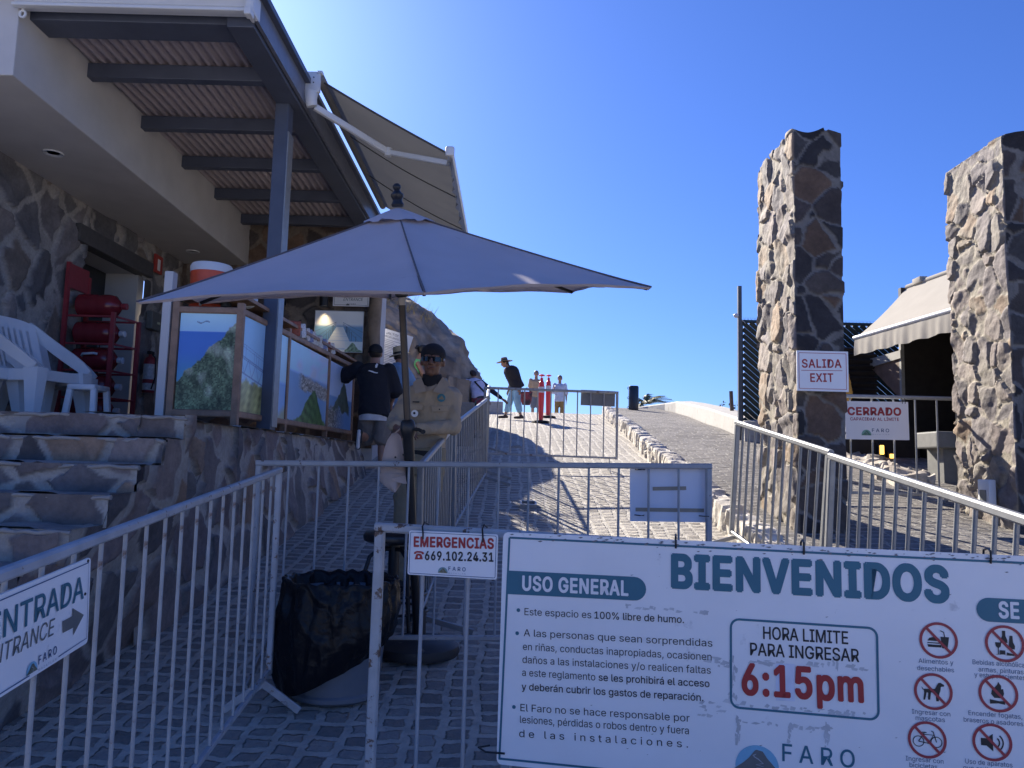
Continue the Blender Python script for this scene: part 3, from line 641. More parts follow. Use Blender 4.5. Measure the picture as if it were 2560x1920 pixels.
# chain of galvanised barriers up the ramp
barrier((-.515, 4.62, g(4.62)), (-.50, 6.55, g(6.55)), 1.04, 'nearest galvanised barrier of the ramp row, beside the guard', m_galv, 14, 1.0, .12, .036, .007, footlen=.32)
barrier((-.485, 6.92, g(6.92)), (-.30, 9.55, g(9.55)), 1.05, 'galvanised barrier just uphill of the guard in the ramp row', m_galv, 16, 1.0, .12, .036, .007, footlen=.32)
barrier((-.30, 9.72, g(9.72)), (-.36, 12.1, g(12.1)), 1.07, 'farthest galvanised barrier of the ramp row, beyond the small gate', m_galv, 17, 1.0, .12, .036, .008, footlen=.32)
# small gate across the ramp
barrier((-.37, 10.6, g(10.6)), (1.46, 10.6, g(10.6) - .02), 1.12, 'small weathered gate barrier standing across the middle of the ramp', m_rustbar, 9, 0.0, .20, .034, .009, group='steel crowd barriers', footlen=.12)
# right chain
barrier((2.065, 5.2, .62), (1.955, 6.85, .90), 1.10, 'galvanised barrier standing left of the pillar with the exit sign', m_galv, 11, 1.0, .12, .042, .0112)
barrier((2.06, 2.75, .24), (2.075, 5.13, .59), 1.10, 'galvanised barrier sloping down from the exit pillar to the right edge', m_galv, 16, 1.0, .12, .042, .0112)
# closed barrier between the pillars
barrier((3.05, 7.92, g(7.92) + .2), (4.62, 7.92, g(7.92) + .2), 1.14, 'galvanised barrier closing the gap between the two stone pillars', m_galv, 6, 0.0, .13, .038, .0095, extra=1)
# ================================================================ SIGNS
# --- the big welcome board on the front barrier
S = sframe((-.018, 2.866, 1.304), (.98, -.1989, -.0023), (.0023, -.0005, 1))
bs_ = board('welcome_board', 'big white board headed BIENVENIDOS with teal lettering and red prohibition signs', 'sign', S, 2.0, .815, m_white, .006, .02)
mb = MB()
strip(mb, [(.0244, -.0191), (1.96, -.0225)], .0075, S); strip(mb, [(.0244, -.0191), (.0102, -.798)], .0075, S, .0016); strip(mb, [(.0102, -.795), (1.96, -.785)], .0075, S)
shape(mb, [(.0215, -.1373), (.478, -.1345)] + [(.478 + .041 * math.sin(R(a)), -.1755 + .041 * math.cos(R(a))) for a in range(15, 180, 15)] + [(.474, -.2165), (.0195, -.2211)], S, .0018)
shape(mb, [(1.96, -.1365), (1.6115, -.1379)] + [(1.612 - .038 * math.sin(R(a)), -.1757 + .038 * math.cos(R(a))) for a in range(15, 180, 15)] + [(1.6091, -.2135), (1.96, -.2115)], S, .0018)
text(mb, 'BIENVENIDOS', S, (.6035, -.1683), (1.4966, -.1642), .123, .055)
strip(mb, rrect(.806, -.549, 1.272, -.2575, .028), .0075, S, .0020, closed=True)
for c in ((.0647, -.2756), (.0625, -.357), (.0579, -.6137)): shape(mb, circ(c, .0068, 14), S)
mb.build('teal_print', m_teal, bs_)
mb = MB(); text(mb, 'USO GENERAL', S, (.0762, -.2055), (.4582, -.2025), .0545, .040, lift=.0032); mb.build('white_lettering', m_white, bs_)
mb = MB(); text(mb, 'SE PROHÍBE', S, (1.638, -.2002), (1.945, -.199), .054, .040, lift=.0032); mb.build('white_lettering', m_white, bs_)
mb = MB(); cp = .0245
for t, a, b, bd in (('Este espacio es', (.0875, -.2913), (.3284, -.287), .004), ('100% libre de humo.', (.3395, -.2870), (.6496, -.2824), .012),
                    ('A las personas que sean sorprendidas', (.0865, -.3653), (.745, -.3547), .004), ('en riñas, conductas inapropiadas, ocasionen', (.0848, -.4136), (.7424, -.4007), .004),
                    ('daños a las instalaciones y/o realicen faltas', (.0846, -.4590), (.7397, -.4453), .004), ('a este reglamento', (.0843, -.5037), (.3463, -.4990), .004), ('se les prohibirá el acceso', (.3580, -.4987), (.7358, -.4898), .012),
                    ('y deberán cubrir los gastos de reparación.', (.0842, -.5528), (.7157, -.5376), .012), ('El Faro no se hace responsable por', (.0818, -.6255), (.6702, -.6090), .004),
                    ('lesiones, pérdidas o robos dentro y fuera', (.0814, -.6659), (.6676, -.6503), .004), ('d e   l a s   i n s t a l a c i o n e s .', (.0798, -.7145), (.6651, -.6943), .004)):
    mb = MB(); text(mb, t, S, a, b, cp, bd); mb.build('text_line', m_black, bs_)
mb = MB(); text(mb, 'HORA LIMITE', S, (.9116, -.3173), (1.1826, -.3153), .042, .016); mb.build('text_line', m_black, bs_)
mb = MB(); text(mb, 'PARA INGRESAR', S, (.8691, -.3738), (1.2157, -.3702), .042, .016); mb.build('text_line', m_black, bs_)
mb = MB(); text(mb, '6:15pm', S, (.841, -.5064), (1.2285, -.4999), .107, .040, lift=.0030); mb.build('red_lettering', m_red, bs_)
mb = MB(); shape(mb, [(.952, -.515), (1.012, -.513), (1.012, -.392), (.952, -.394)], S, .0012); mb.build('paper_patch', M('paper_patch', (.70, .72, .82), .6), bs_)
mb = MB(); rg = random.Random(3)
m_res = M('tape_residue', (.56, .56, .57), .7, var=.2)
def smudge(x0, y0, x1, y1, n):
    mb = MB()
    for i in range(n):
        x = rg.uniform(x0, x1); y = rg.uniform(y0, y1); a = rg.uniform(.004, .016) * (1 if x1 - x0 > y1 - y0 else .4); b = rg.uniform(.002, .008) * (1 if x1 - x0 > y1 - y0 else 1.8)
        shape(mb, [(x - a, y - b * rg.random()), (x + a * rg.random(), y - b), (x + a, y + b * rg.random()), (x - a * rg.random(), y + b)], S, .0007 + .00003 * (i % 12))
    mb.build('tape_residue', m_res, bs_)
smudge(.79, -.40, 1.25, -.385, 22); smudge(.79, -.545, 1.24, -.530, 30); smudge(.80, -.54, .825, -.38, 26); smudge(1.10, -.40, 1.15, -.33, 8); smudge(.82, -.598, 1.13, -.588, 20); smudge(.822, -.66, .838, -.58, 18); smudge(.99, -.645, 1.0, -.59, 10); smudge(1.105, -.65, 1.12, -.57, 16); smudge(.72, -.42, .80, -.39, 12); smudge(.70, -.585, .80, -.54, 14); smudge(.45, -.245, .74, -.232, 18)
mb = MB()
for i in range(120):
    x = rg.uniform(.03, 1.9); y = -.004 - abs(rg.gauss(0, .014)); a = rg.uniform(.002, .010); shape(mb, [(x - a, y), (x, y - a * .3), (x + a, y + a * .1), (x + a * .2, y + a * .35)], S, .0022 + .00002 * (i % 9))
for i in range(40):
    x = rg.uniform(.05, 1.9); y = rg.uniform(-.75, -.05); a = rg.uniform(.002, .006); shape(mb, [(x - a, y), (x, y - a * .2), (x + a, y + a * .5), (x, y + a * .25)], S, .0004)
tag(mb.build('scuff_marks', M('scuff_mark', (.20, .19, .20), .8), bs_), kind='stuff')
# prohibition roundels
k = .0535
def P_(c, pts, s=1.0): return [(c[0] + x * k * s, c[1] + y * k * s) for x, y in pts]
cs = [(1.4582, -.2827), (1.653, -.2791), (1.4382, -.4451), (1.629, -.4356), (1.4162, -.5973), (1.6064, -.5869)]
gl = MB(); c = cs[0]; shape(gl, P_(c, [(-.62, -.05), (-.5, .12), (-.2, .2), (.05, .1), (.12, -.05)]), S); shape(gl, P_(c, [(-.62, -.14), (.14, -.14), (.14, -.2), (-.62, -.2)]), S); shape(gl, P_(c, [(-.62, -.27), (.16, -.27), (.16, -.42), (-.58, -.42)]), S)
shape(gl, P_(c, [(.12, .22), (.6, .22), (.5, -.45), (.2, -.45)]), S, .0017); strip(gl, P_(c, [(.36, .22), (.3, .5), (.12, .58)]), .003, S)
gl.build('pictogram', m_black, bs_); gl = MB(); c = cs[1]; shape(gl, P_(c, [(-.12, .75), (.06, .75), (.06, .45), (.16, .2), (.16, .05), (-.22, .05), (-.22, .2), (-.12, .45)]), S); shape(gl, P_(c, [(.28, .48), (.44, .48), (.46, .1), (.56, -.1), (.54, -.3), (.22, -.3), (.24, .1)]), S)
shape(gl, P_(c, [(-.52, .05), (-.18, .05), (-.22, -.18), (-.33, -.28), (-.33, -.62), (-.18, -.66), (-.52, -.66), (-.38, -.62), (-.38, -.28), (-.48, -.18)]), S, .0018); shape(gl, P_(c, [(-.28, -.4), (.02, -.4), (.02, -.64), (-.28, -.64)]), S, .0020); shape(gl, P_(c, [(.1, -.5), (.5, -.6), (.5, -.68), (.1, -.68)]), S, .0022)
gl.build('pictogram', m_black, bs_); gl = MB(); c = cs[2]; shape(gl, P_(c, [(-.45, .12), (.1, .16), (.22, .38), (.30, .52), (.42, .54), (.62, .42), (.62, .34), (.44, .30), (.40, .05), (.34, -.12), (.30, -.55), (.16, -.56), (.14, -.12), (-.12, -.06), (-.18, -.5), (-.30, -.5), (-.28, -.1), (-.36, -.08), (-.46, -.52), (-.56, -.52), (-.50, -.1), (-.52, .05), (-.66, .26), (-.6, .1)]), S)
gl.build('pictogram', m_black, bs_); gl = MB(); c = cs[3]; shape(gl, P_(c, [(.02, .68), (.18, .45), (.16, .25), (.28, .28), (.32, 0), (.22, -.26), (-.22, -.26), (-.38, -.04), (-.32, .2), (-.16, .36), (-.04, .5)]), S); shape(gl, P_(c, [(-.46, -.36), (.36, -.48), (.36, -.62), (-.46, -.50)]), S, .0017); shape(gl, P_(c, [(-.46, -.62), (.36, -.52), (.36, -.40), (-.46, -.50)]), S, .0019)
gl.build('pictogram', m_black, bs_); gl = MB(); c = cs[4]
for q in ((-.48, -.12), (.52, -.10)): strip(gl, [(c[0] + k * (q[0] + .3 * math.cos(R(a))), c[1] + k * (q[1] + .3 * math.sin(R(a)))) for a in range(0, 360, 18)], .0026, S, closed=True)
for l in ([(-.48, -.12), (-.2, .3), (.36, .3), (.08, -.2), (-.48, -.12)], [(-.28, .42), (-.02, .42)], [(-.2, .3), (-.14, .42)], [(-.2, .3), (.08, -.2)], [(.52, -.1), (.34, .5), (.24, .52)]): strip(gl, P_(c, l), .0030, S, .0019)
gl.build('pictogram', m_black, bs_); gl = MB(); c = cs[5]; shape(gl, P_(c, [(-.6, .2), (-.3, .2), (.05, .48), (.05, -.52), (-.3, -.22), (-.6, -.22)]), S)
for rr in (.32, .52): strip(gl, [(c[0] + k * (.08 + rr * math.cos(R(a))), c[1] + k * rr * math.sin(R(a))) for a in range(-50, 51, 10)], .0042, S)
gl.build('pictogram', m_black, bs_)
for c in cs:
    rings = MB(); strip(rings, circ(c, k, 36), .0085, S, .0030, closed=True); strip(rings, P_(c, [(-.66, .70), (.66, -.70)]), .0085, S, .0034); rings.build('prohibition_ring', m_ringred, bs_)
m_capt = M('caption_print', (.09, .13, .20), .5)
for t, cx, y, wd in (('Alimentos y', 1.4489, -.3577, .104), ('desechables', 1.4471, -.3808, .110), ('Ingresar con', 1.4302, -.5192, .114), ('mascotas', 1.4273, -.5384, .087), ('Ingresar con', 1.4072, -.6671, .112), ('bicicletas', 1.4032, -.6862, .082),
                     ('Bebidas alcohólicas,', 1.6401, -.3494, .165), ('armas, pinturas', 1.6394, -.3709, .130), ('y estupefacientes.', 1.6376, -.3886, .152), ('Encender fogatas,', 1.6183, -.5089, .155), ('braseros o asadores.', 1.6141, -.5304, .176), ('Uso de aparatos', 1.5947, -.6584, .136), ('que emitan altos', 1.5906, -.6785, .140)):
    mb = MB(); text(mb, t, S, (cx - wd / 2, y - .0005), (cx + wd / 2, y + .0005), .0145, .006); mb.build('caption', m_capt, bs_)
logo(bs_, S, (.8901, -.735), .070, -.7074, .226, .056, True, m_teal, m_lblue, m_greyp)
mb = MB()
for x in (.62, 1.045, 1.62, 1.80): mb.tube([S[0] + S[1] * x + S[2] * y + S[3] * z for y, z in ((-.028, .005), (-.01, .008), (.012, .006), (.018, -.02), (.010, -.05), (-.02, -.055))], .0035, 6)
mb.tube([S[0] + S[1] * x + S[2] * -.775 + S[3] * z for x, z in ((.03, .004), (-.04, .006), (-.075, -.03), (-.04, -.06))], .0035, 6)
mb.build('cable_tie', m_tie, bs_)
# --- emergency number plate
S2 = sframe(S[0] + S[1] * -.3613 + S[2] * -.0098, S[1], S[2])
em = board('emergency_plate', 'small white plate with EMERGENCIAS in red and a phone number', 'sign', S2, .342, .163, m_clean, .004, .008)
mb = MB(); strip(mb, rrect(.006, -.157, .336, -.006, .005), .002, S2, closed=True); mb.build('border', m_navy, em)
mb = MB(); text(mb, 'EMERGENCIAS', S2, (.020, -.0605), (.3285, -.0535), .0395, .045)
shape(mb, [(.026, -.106), (.058, -.104), (.053, -.088), (.047, -.084), (.037, -.084), (.031, -.088)], S2); shape(mb, [(.022, -.086), (.024, -.079), (.034, -.0745), (.050, -.0745), (.060, -.078), (.062, -.085), (.054, -.086), (.051, -.081), (.033, -.081), (.030, -.086)], S2, .0017); mb.build('red_lettering', m_red, em)
mb = MB(); shape(mb, circ((.042, -.0955), .0042, 12), S2, .0022); mb.build('phone_dial', m_clean, em)
mb = MB(); text(mb, '669.102.24.31', S2, (.066, -.1068), (.3285, -.0995), .034, .034); mb.build('black_lettering', m_black, em)
logo(em, S2, (.137, -.147), .0185, -.1395, .066, .0145, True, m_navy, M('pale_teal_print', (.20, .36, .38), .5), M('brown_green_print', (.17, .16, .09), .5))
mb = MB()
for x in (.056, .286): mb.tube([S2[0] + S2[1] * x + S2[2] * y + S2[3] * z for y, z in ((-.03, .004), (-.006, .006), (.018, .016), (.032, -.01), (.02, -.06))], .0032, 6)
mb.build('cable_tie', m_tie, em)
# --- slanted entrance sign on the left barrier
S3 = sframe((-.995, 1.8647, 1.3037), (-.0413, .9952, .0884), (.0037, -.0883, .9961)); S3 = (S3[0] + S3[1] * -.52, S3[1], S3[2], S3[3])
en = board('entrance_sign', 'white ENTRADA sign with a grey arrow cropped by the left edge of the photo', 'sign', S3, .53, .203, m_white, .005, .010)
mb = MB(); f = .52; strip(mb, [(.012, -.011), (f - .002, -.0105), (f - .002 + .004, -.190), (f - .12, -.193)], .0024, S3); strip(mb, [(f - .23, -.195), (.012, -.195), (.012, -.011)], .0024, S3); mb.build('border', m_navy, en)
mb = MB(); text(mb, 'ENTRADA', S3, (f - .372, -.0865), (f - .020, -.0905), .055, .016, .0); mb.build('teal_lettering', m_teal, en)
mb = MB(); text(mb, 'ENTRANCE', S3, (f - .382, -.1325), (f - .145, -.1370), .036, -.004, .12); shape(mb, [(f - .109, -.118), (f - .068, -.118), (f - .068, -.100), (f - .016, -.130), (f - .060, -.164), (f - .062, -.146), (f - .107, -.145)], S3); mb.build('grey_lettering', m_greyp, en)
logo(en, S3, (f - .222, -.189), .020, -.183, .07, .018, True, m_navy)
mb = MB(); 
for x, y in ((f - .004, -.006), (f - .012, -.082)): mb.lathe([(0, 0), (.004, 0), (.003, .002), (0, .002)], S3[0] + S3[1] * x + S3[2] * y, 8, S3[3])
mb.build('bolt', m_tie, en)
# --- exit sign on the left pillar
S4 = sframe((2.456, 6.585, 2.600), (1, 0, 0), (-.002, 0, 1))
ex = board('exit_sign', 'white sign on the stone pillar reading SALIDA EXIT in red', 'sign', S4, .445, .350, m_clean, .012, .004)
mb = MB(); strip(mb, rrect(.018, -.330, .426, -.020, .004), .0042, S4, closed=True); strip(mb, [(.037, -.173), (.392, -.168)], .0045, S4); text(mb, 'SALIDA', S4, (.043, -.151), (.386, -.144), .076, .029); text(mb, 'EXIT', S4, (.114, -.273), (.314, -.268), .076, .029); mb.build('red_lettering', m_red, ex)
# --- closed sign on the barrier between the pillars
S5 = sframe((3.43, 7.885, 2.293), (1, 0, .010), (0, 0, 1))
ce = board('closed_sign', 'white sign between the pillars reading CERRADO in red', 'sign', S5, .652, .392, m_clean, .005, .006)
mb = MB(); text(mb, 'CERRADO', S5, (.024, -.146), (.577, -.144), .086, .055); text(mb, 'CAPACIDAD AL LÍMITE', S5, (.050, -.199), (.551, -.196), .032, .024); mb.build('red_lettering', m_red, ce)
logo(ce, S5, (.212, -.342), .050, -.3145, .176, .036, True, m_navy, m_lgreen, M('green_hill_print', (.08, .20, .12), .5))
mb = MB(); 
for x in (.59, .62): mb.tube([S5[0] + S5[1] * x + S5[2] * y + S5[3] * z for y, z in ((-.02, .004), (0, .008), (.035, .0), (.04, -.03))], .003, 6)
mb.build('cable_tie', m_tie, ce)
# --- entrance sign on the building's end wall
S6 = sframe((-2.60, 10.86, 4.15), (1, 0, .0), (0, 0, 1))
e2 = board('wall_entrance_sign', 'white ENTRADA ENTRANCE sign high on the stone wall under the umbrella edge', 'sign', S6, .52, .40, m_clean, .012, .004)
mb = MB(); strip(mb, rrect(.02, -.38, .50, -.02, .004), .004, S6, closed=True); text(mb, 'ENTRADA', S6, (.075, -.258), (.46, -.250), .072, .014); text(mb, 'ENTRANCE', S6, (.150, -.322), (.425, -.316), .042, .002, .15); mb.build('grey_lettering', M('dark_teal_print', (.05, .10, .12), .5), e2)
logo(e2, S6, (.215, -.385), .024, -.375, .085, .02, False, m_greyp, m_greyp, m_greyp)
# --- back of a paper sheet taped to the ramp barrier
S7 = sframe((.657, 4.232, 1.552), (1, 0, .012), (0, 0, 1))
pp = board('paper_sheet', 'white paper sheet tied behind the right end of the ramp barrier', 'paper', S7, .418, .290, M('white_paper_sheet', (.72, .73, .80), .7, var=.03, scale=4), .003, .004)
mb = MB()
for a, b in (((.124, -.113), (.306, -.107)), ((.030, -.226), (.402, -.226))):
    O, u, v, n = S7; mb.bar(O + u * a[0] + v * a[1] + n * .003, O + u * b[0] + v * b[1] + n * .003, .003, .020, v, .05)
mb.build('tape', m_tape, pp)
mb = MB()
for x, y in ((.045, -.255), (.395, -.255), (.05, -.01)): mb.tube([S7[0] + S7[1] * (x + dx) + S7[2] * y + S7[3] * z for dx, z in ((-.02, .004), (0, .045), (.02, .05), (.03, .004))], .003, 6)
mb.build('cable_tie', m_tie, pp)
# --- back of the sign on the small gate
S8 = sframe((.964, 10.645, 2.615), (1, 0, -.02), (0, 0, 1))
gs = board('gate_sign', 'bare grey back of a sign hanging on the small gate barrier', 'sign', S8, .475, .215, M('sign_back_grey', (.20, .20, .20), .6), .006, .004)
# --- printed notice beside the rock
S9 = sframe((-2.16, 11.96, 3.675), (.963, 0, -.268), (-.02, 0, 1))
no = board('notice_sheet', 'white printed notice with lines of small text standing by the rock', 'notice', S9, .61, .56, M('notice_white', (.70, .72, .78), .6, var=.03), .01, .003)
mb = MB(); text(mb, '¡ALTO!', S9, (.19, -.075), (.38, -.075), .035, .02); text(mb, 'LEA IMPORTANTE ANTES', S9, (.06, -.125), (.55, -.125), .026, .012)
rg = random.Random(8); y = -.16
while y > -.53:
    if rg.random() > .12: strip(mb, [(.05, y), (.05 + rg.uniform(.3, .5), y)], rg.choice((.006, .006, .011)), S9)
    y -= .026
strip(mb, rrect(.06, -.272, .56, -.242, .002), .004, S9, .002, closed=True)
mb.build('black_lettering', M('faded_print', (.16, .18, .26), .6), no)
mb = MB(); mb.tube([(-2.02, 11.99, g(12)), (-2.02, 11.99, 3.5)], .02, 8); mb.tube([(-1.72, 11.99, g(12)), (-1.72, 11.99, 3.4)], .02, 8); mb.build('post', m_darksteel, no)
# ================================================================ UMBRELLA
m_canopy = cloth_mat('taupe_umbrella_cloth', (.60, .53, .535), .12, var=.05, scale=3.5, dirt=(.12, .11, .12), dlo=.66, dhi=.78, dscale=3, bmp=.12, bscale=260)
um = thing('patio_umbrella', 'open taupe patio umbrella tilted on a black pole behind the ramp barrier', 'umbrella', (-.486, 4.434, g(4.434)))
uc = Vector((-.6134, 4.1212, 2.4507)); un = Vector((-.0574, -.2196, 1)).normalized(); ur, uh, ua = 1.354, .448, .1948
ax = Vector((0, 1, 0)).cross(un).normalized(); bx = un.cross(ax)
corner = [uc + (ax * math.sin(ua + i * math.pi / 3) - bx * math.cos(ua + i * math.pi / 3)) * ur for i in range(6)]
apex = uc + un * uh
def canopy(r0, r1, lift, droop, wav=0.0, ns=14, nt_=12):
    V = []; F = []
    for i in range(6):
        A, B = corner[i], corner[(i + 1) % 6]; o = len(V)
        for s in range(ns + 1):
            s_ = r0 + (r1 - r0) * s / ns; q = 1 - s_; h = uh * (q ** 1.06)
            for t in range(nt_ + 1):
                t_ = t / nt_; k = 4 * t_ * (1 - t_)
                P = uc + ((A - uc) * (1 - t_) + (B - uc) * t_) * s_ * (1 - .035 * k * s_) + un * (h + lift - droop * k * s_ * (1.0 - s_) * 2.2 + .026 * k * s_ ** 3 + wav * math.sin(t_ * 19 + i * 2) * s_ * k)
                V.append(P)
        for s in range(ns):
            for t in range(nt_): a = o + s * (nt_ + 1) + t; F.append((a, a + nt_ + 1, a + nt_ + 2, a + 1))
    return V, F
V, F = canopy(.10, 1, 0, .030, .003); cv = mesh_obj('canopy', V, F, m_canopy, um, 45)
V, F = canopy(1.0, 1.0, 0, .030, ns=1); 
mb = MB()                                   # hem hanging a little below the rim
for i in range(6):
    A, B = corner[i], corner[(i + 1) % 6]; n = 14; o = len(mb.v)
    for t in range(n + 1):
        t_ = t / n; k = 4 * t_ * (1 - t_); P = uc + ((A - uc) * (1 - t_) + (B - uc) * t_) * (1 - .035 * k) + un * (.026 * k + .003 * math.sin(t_ * 19 + i * 2) * k)
        mb.v += [tuple(P), tuple(P - un * (.010 + .002 * math.sin(t * 1.3 + i)) - (P - uc) * .012)]
    for t in range(n): a = o + 2 * t; mb.f.append((a, a + 1, a + 3, a + 2))
mb.build('hem', m_canopy, cv, 60)
mb = MB()
for i in range(6):
    c0 = corner[i]; mb.tube([uc + (c0 - uc) * s + un * (uh * (1 - s) ** 1.06 + .0035) for s in [x / 10 for x in range(1, 11)]], .0045, 6)
mb.build('seam', M('umbrella_seam', (.12, .11, .12), .9), cv)
V = []; F = []
for s, (rr, dz) in enumerate(((.012, .040), (.08, .030), (.15, .006), (.185, -.016))):
    for t in range(48):
        a = ua + 2 * math.pi * t / 48; hexf = math.cos(math.pi / 6) / math.cos(((a - ua) % (math.pi / 3)) - math.pi / 6)
        w_ = (.012 * math.sin(t * 1.15) + .008 * math.sin(t * 2.3 + 1)) * (s / 3) ** 2
        q = rr * ur / 1.354 * hexf * 1.16; V.append(uc + (ax * math.sin(a) - bx * math.cos(a)) * q + un * (uh * (1 - q / ur) ** 1.06 + .014 + dz * .30 + w_ * .55))
for s in range(3):
    for t in range(48): F.append((s * 48 + t, (s + 1) * 48 + t, (s + 1) * 48 + (t + 1) % 48, s * 48 + (t + 1) % 48))
F.append(tuple(range(47, -1, -1))); mesh_obj('vent_flap', V, F, m_canopy, um, 60)
mb = MB(); mb.lathe([(.030, .0), (.034, .012), (.026, .028), (.024, .036), (.034, .052), (.034, .066), (.020, .080), (.015, .088), (.022, .100), (.022, .110), (.012, .122), (0, .124)], apex + un * .028, 18, un); mb.build('finial', m_blackmet, um, 40)
hub = uc + un * (uh - .10)
m_pole = M('bronze_pole', (.055, .045, .040), .35, .3, var=.1); m_lowpole = M('black_pole', (.016, .017, .020), .38, .2)
base = Vector((-.486, 4.434, g(4.434)))
for i in range(6):
    mb = MB(); c0 = corner[i]; mb.bar(apex - un * .06, uc + (c0 - uc) * .985 - un * .004, .014, .020, un); rb = mb.build('rib', m_blackmet, um)
    mb = MB(); mb.bar(uc + un * .02, uc + (c0 - uc) * .5 + un * (uh * .5 - .02), .011, .014, un); mb.build('strut', m_blackmet, rb)
mb = MB(); mb.lathe([(.02, -.03), (.036, -.02), (.036, .02), (.02, .03)], uc + un * .02, 14, un); mb.lathe([(.02, -.03), (.036, -.02), (.036, .01), (.02, .03)], apex - un * .06, 14, un); mb.build('hub', m_blackmet, um, 40)
tj = Vector((-.607, 4.135, 2.36)); pd = (tj - base).normalized(); cr = base + pd * 1.225
mb = MB(); mb.tube([cr, tj, uc + un * .02, apex], .0195, 14); po = mb.build('pole', m_pole, um, 40)
mb = MB(); a_ = base + pd * 1.93; mb.tube([a_, a_ + pd * .075], .0203, 14); mb.build('label_band', M('silver_label', (.45, .42, .38), .4, .3), po, 40)
mb = MB(); mb.tube([base + pd * .05, cr], .0235, 14); mb.build('lower_pole', m_lowpole, um, 40)
mb = MB(); mb.lathe([(.026, -.16), (.030, -.14), (.031, -.02), (.040, .0), (.043, .03), (.038, .065), (.026, .08)], cr, 16, pd); ch = mb.build('crank_housing', m_blackmet, um, 40)
mb = MB(); mb.tube([cr + Vector((.03, -.015, .025)), cr + Vector((.06, -.02, .024)), cr + Vector((.085, -.024, .012))], .010, 10); mb.tube([cr + Vector((.083, -.014, .012)), cr + Vector((.090, -.055, .012))], .012, 10); mb.build('crank_handle', m_blackrub, ch, 40)
mb = MB(); mb.lathe([(.035, .22), (.035, .05)], base, 16); mb.lathe([(.225, .0), (.232, .02), (.225, .05), (.19, .075), (.09, .095), (.04, .10), (.035, .24), (0.027, .24)], base - Vector((0, 0, .01)), 40); mb.build('base', M('scuffed_black_base', (.030, .031, .034), .6, dirt=(.20, .18, .16), dlo=.66, dhi=.74, dscale=14), um, 40)
# sun hat hung on the pole
m_tan = M('tan_cotton', (.52, .40, .34), .9, var=.08, scale=8, bmp=.2, bscale=120)
ht = thing('sun_hat', 'tan cotton sun hat with a neck flap hanging from the umbrella pole', 'hat', (-.64, 4.30, 1.38))
rings = []
for z, cx, rx, ry, cy in ((1.712, -.640, .006, .006, 4.33), (1.70, -.643, .026, .022, 4.33), (1.66, -.648, .042, .036, 4.325), (1.61, -.648, .056, .046, 4.32), (1.56, -.643, .068, .052, 4.315), (1.525, -.640, .075, .05, 4.31), (1.505, -.640, .070, .042, 4.31)):
    rings.append(((cx, cy, z), rx, ry, (1, 0, -.28), (0, 1, 0)))
mb = MB(); mb.loft(rings, 24); mb.build('crown', m_tan, ht, 60)
V = []; F = []
for i in range(9):
    s = i / 8
    for j in range(41):
        a = 2 * math.pi * j / 40; rr = .070 + .024 * s + .006 * math.sin(a * 3 + 1) * s; V.append((-.640 + rr * math.cos(a) * 1.06, 4.30 + rr * math.sin(a) * .62, 1.515 - .28 * rr * math.cos(a) - .055 * s + .014 * math.sin(2 * a + .6) * s))
for i in range(8):
    for j in range(40): a = i * 41 + j; F.append((a, a + 41, a + 42, a + 1))
mesh_obj('brim', V, F, m_tan, ht, 180)
V = []; F = []
for i in range(17):
    s = i / 16
    for j in range(25):
        t = j / 24 - .5; wd = .150 * (1 - .45 * s ** 2.2); x = -.650 + t * wd + .035 * s * s; cur = .055 * max(0, t + .1) * s * 2
        V.append((x - cur * .5, 4.262 - .030 * math.cos(t * 3.0) + .018 * math.sin(t * 8 + s * 4) * s + cur, 1.485 - .115 * s * (1 - .25 * (2 * t) ** 2) + .03 * (t + .5) * s))
for i in range(16):
    for j in range(24): a = i * 25 + j; F.append((a, a + 25, a + 26, a + 1))
mesh_obj('neck_flap', V, F, m_tan, ht, 180)
mb = MB()
for x, z in ((-.632, 1.575), (-.588, 1.590)): mb.lathe([(0, 0), (.006, 0), (.005, .003), (0, .003)], (x, 4.258, z), 10, (0, -1, 0))
mb.build('eyelet', m_tie, ht)
mb = MB(); mb.tube([(-.65, 4.33, 1.71), (-.60, 4.27, 1.745), (-.565, 4.25, 1.75)], .004, 6); mb.build('chin_cord', m_tan, ht)
# ================================================================ STOOL
st = thing('bar_stool', 'black round bar stool half hidden behind the emergency plate', 'stool', (-.70, 4.76, g(4.76)))
sz = 1.125; sx, sy = -.69, 4.76
mb = MB(); mb.lathe([(0, -.045), (.15, -.045), (.185, -.03), (.19, .0), (.175, .025), (.10, .038), (0, .040)], (sx, sy, sz - .02), 32); mb.build('seat', M('black_vinyl', (.02, .02, .024), .28), st, 50)
mb = MB(); mb.tube([(sx, sy, sz - .06), (sx, sy, sz - .32)], .034, 14); mb.tube([(sx, sy, sz - .32), (sx, sy, g(sy) + .06)], .026, 14); mb.build('column', m_blackmet, st, 40)
for i in range(4):
    a = R(35 + 90 * i); c_, s_ = math.cos(a), math.sin(a); mb = MB()
    mb.tube([(sx + c_ * r, sy + s_ * r, z) for r, z in ((.03, sz - .10), (.10, sz - .10), (.16, sz - .14), (.185, sz - .22), (.20, sz - .36), (.235, g(sy + s_ * .23) + .008))], .013, 8); mb.build('leg', m_blackmet, st, 50)
for r, z in ((.205, sz - .36), (.215, sz - .46)):
    mb = MB(); mb.tube([(sx + r * math.cos(a * .2618), sy + r * math.sin(a * .2618), z) for a in range(25)], .009, 8, cap=False); mb.build('foot_ring', m_blackmet, st, 60)
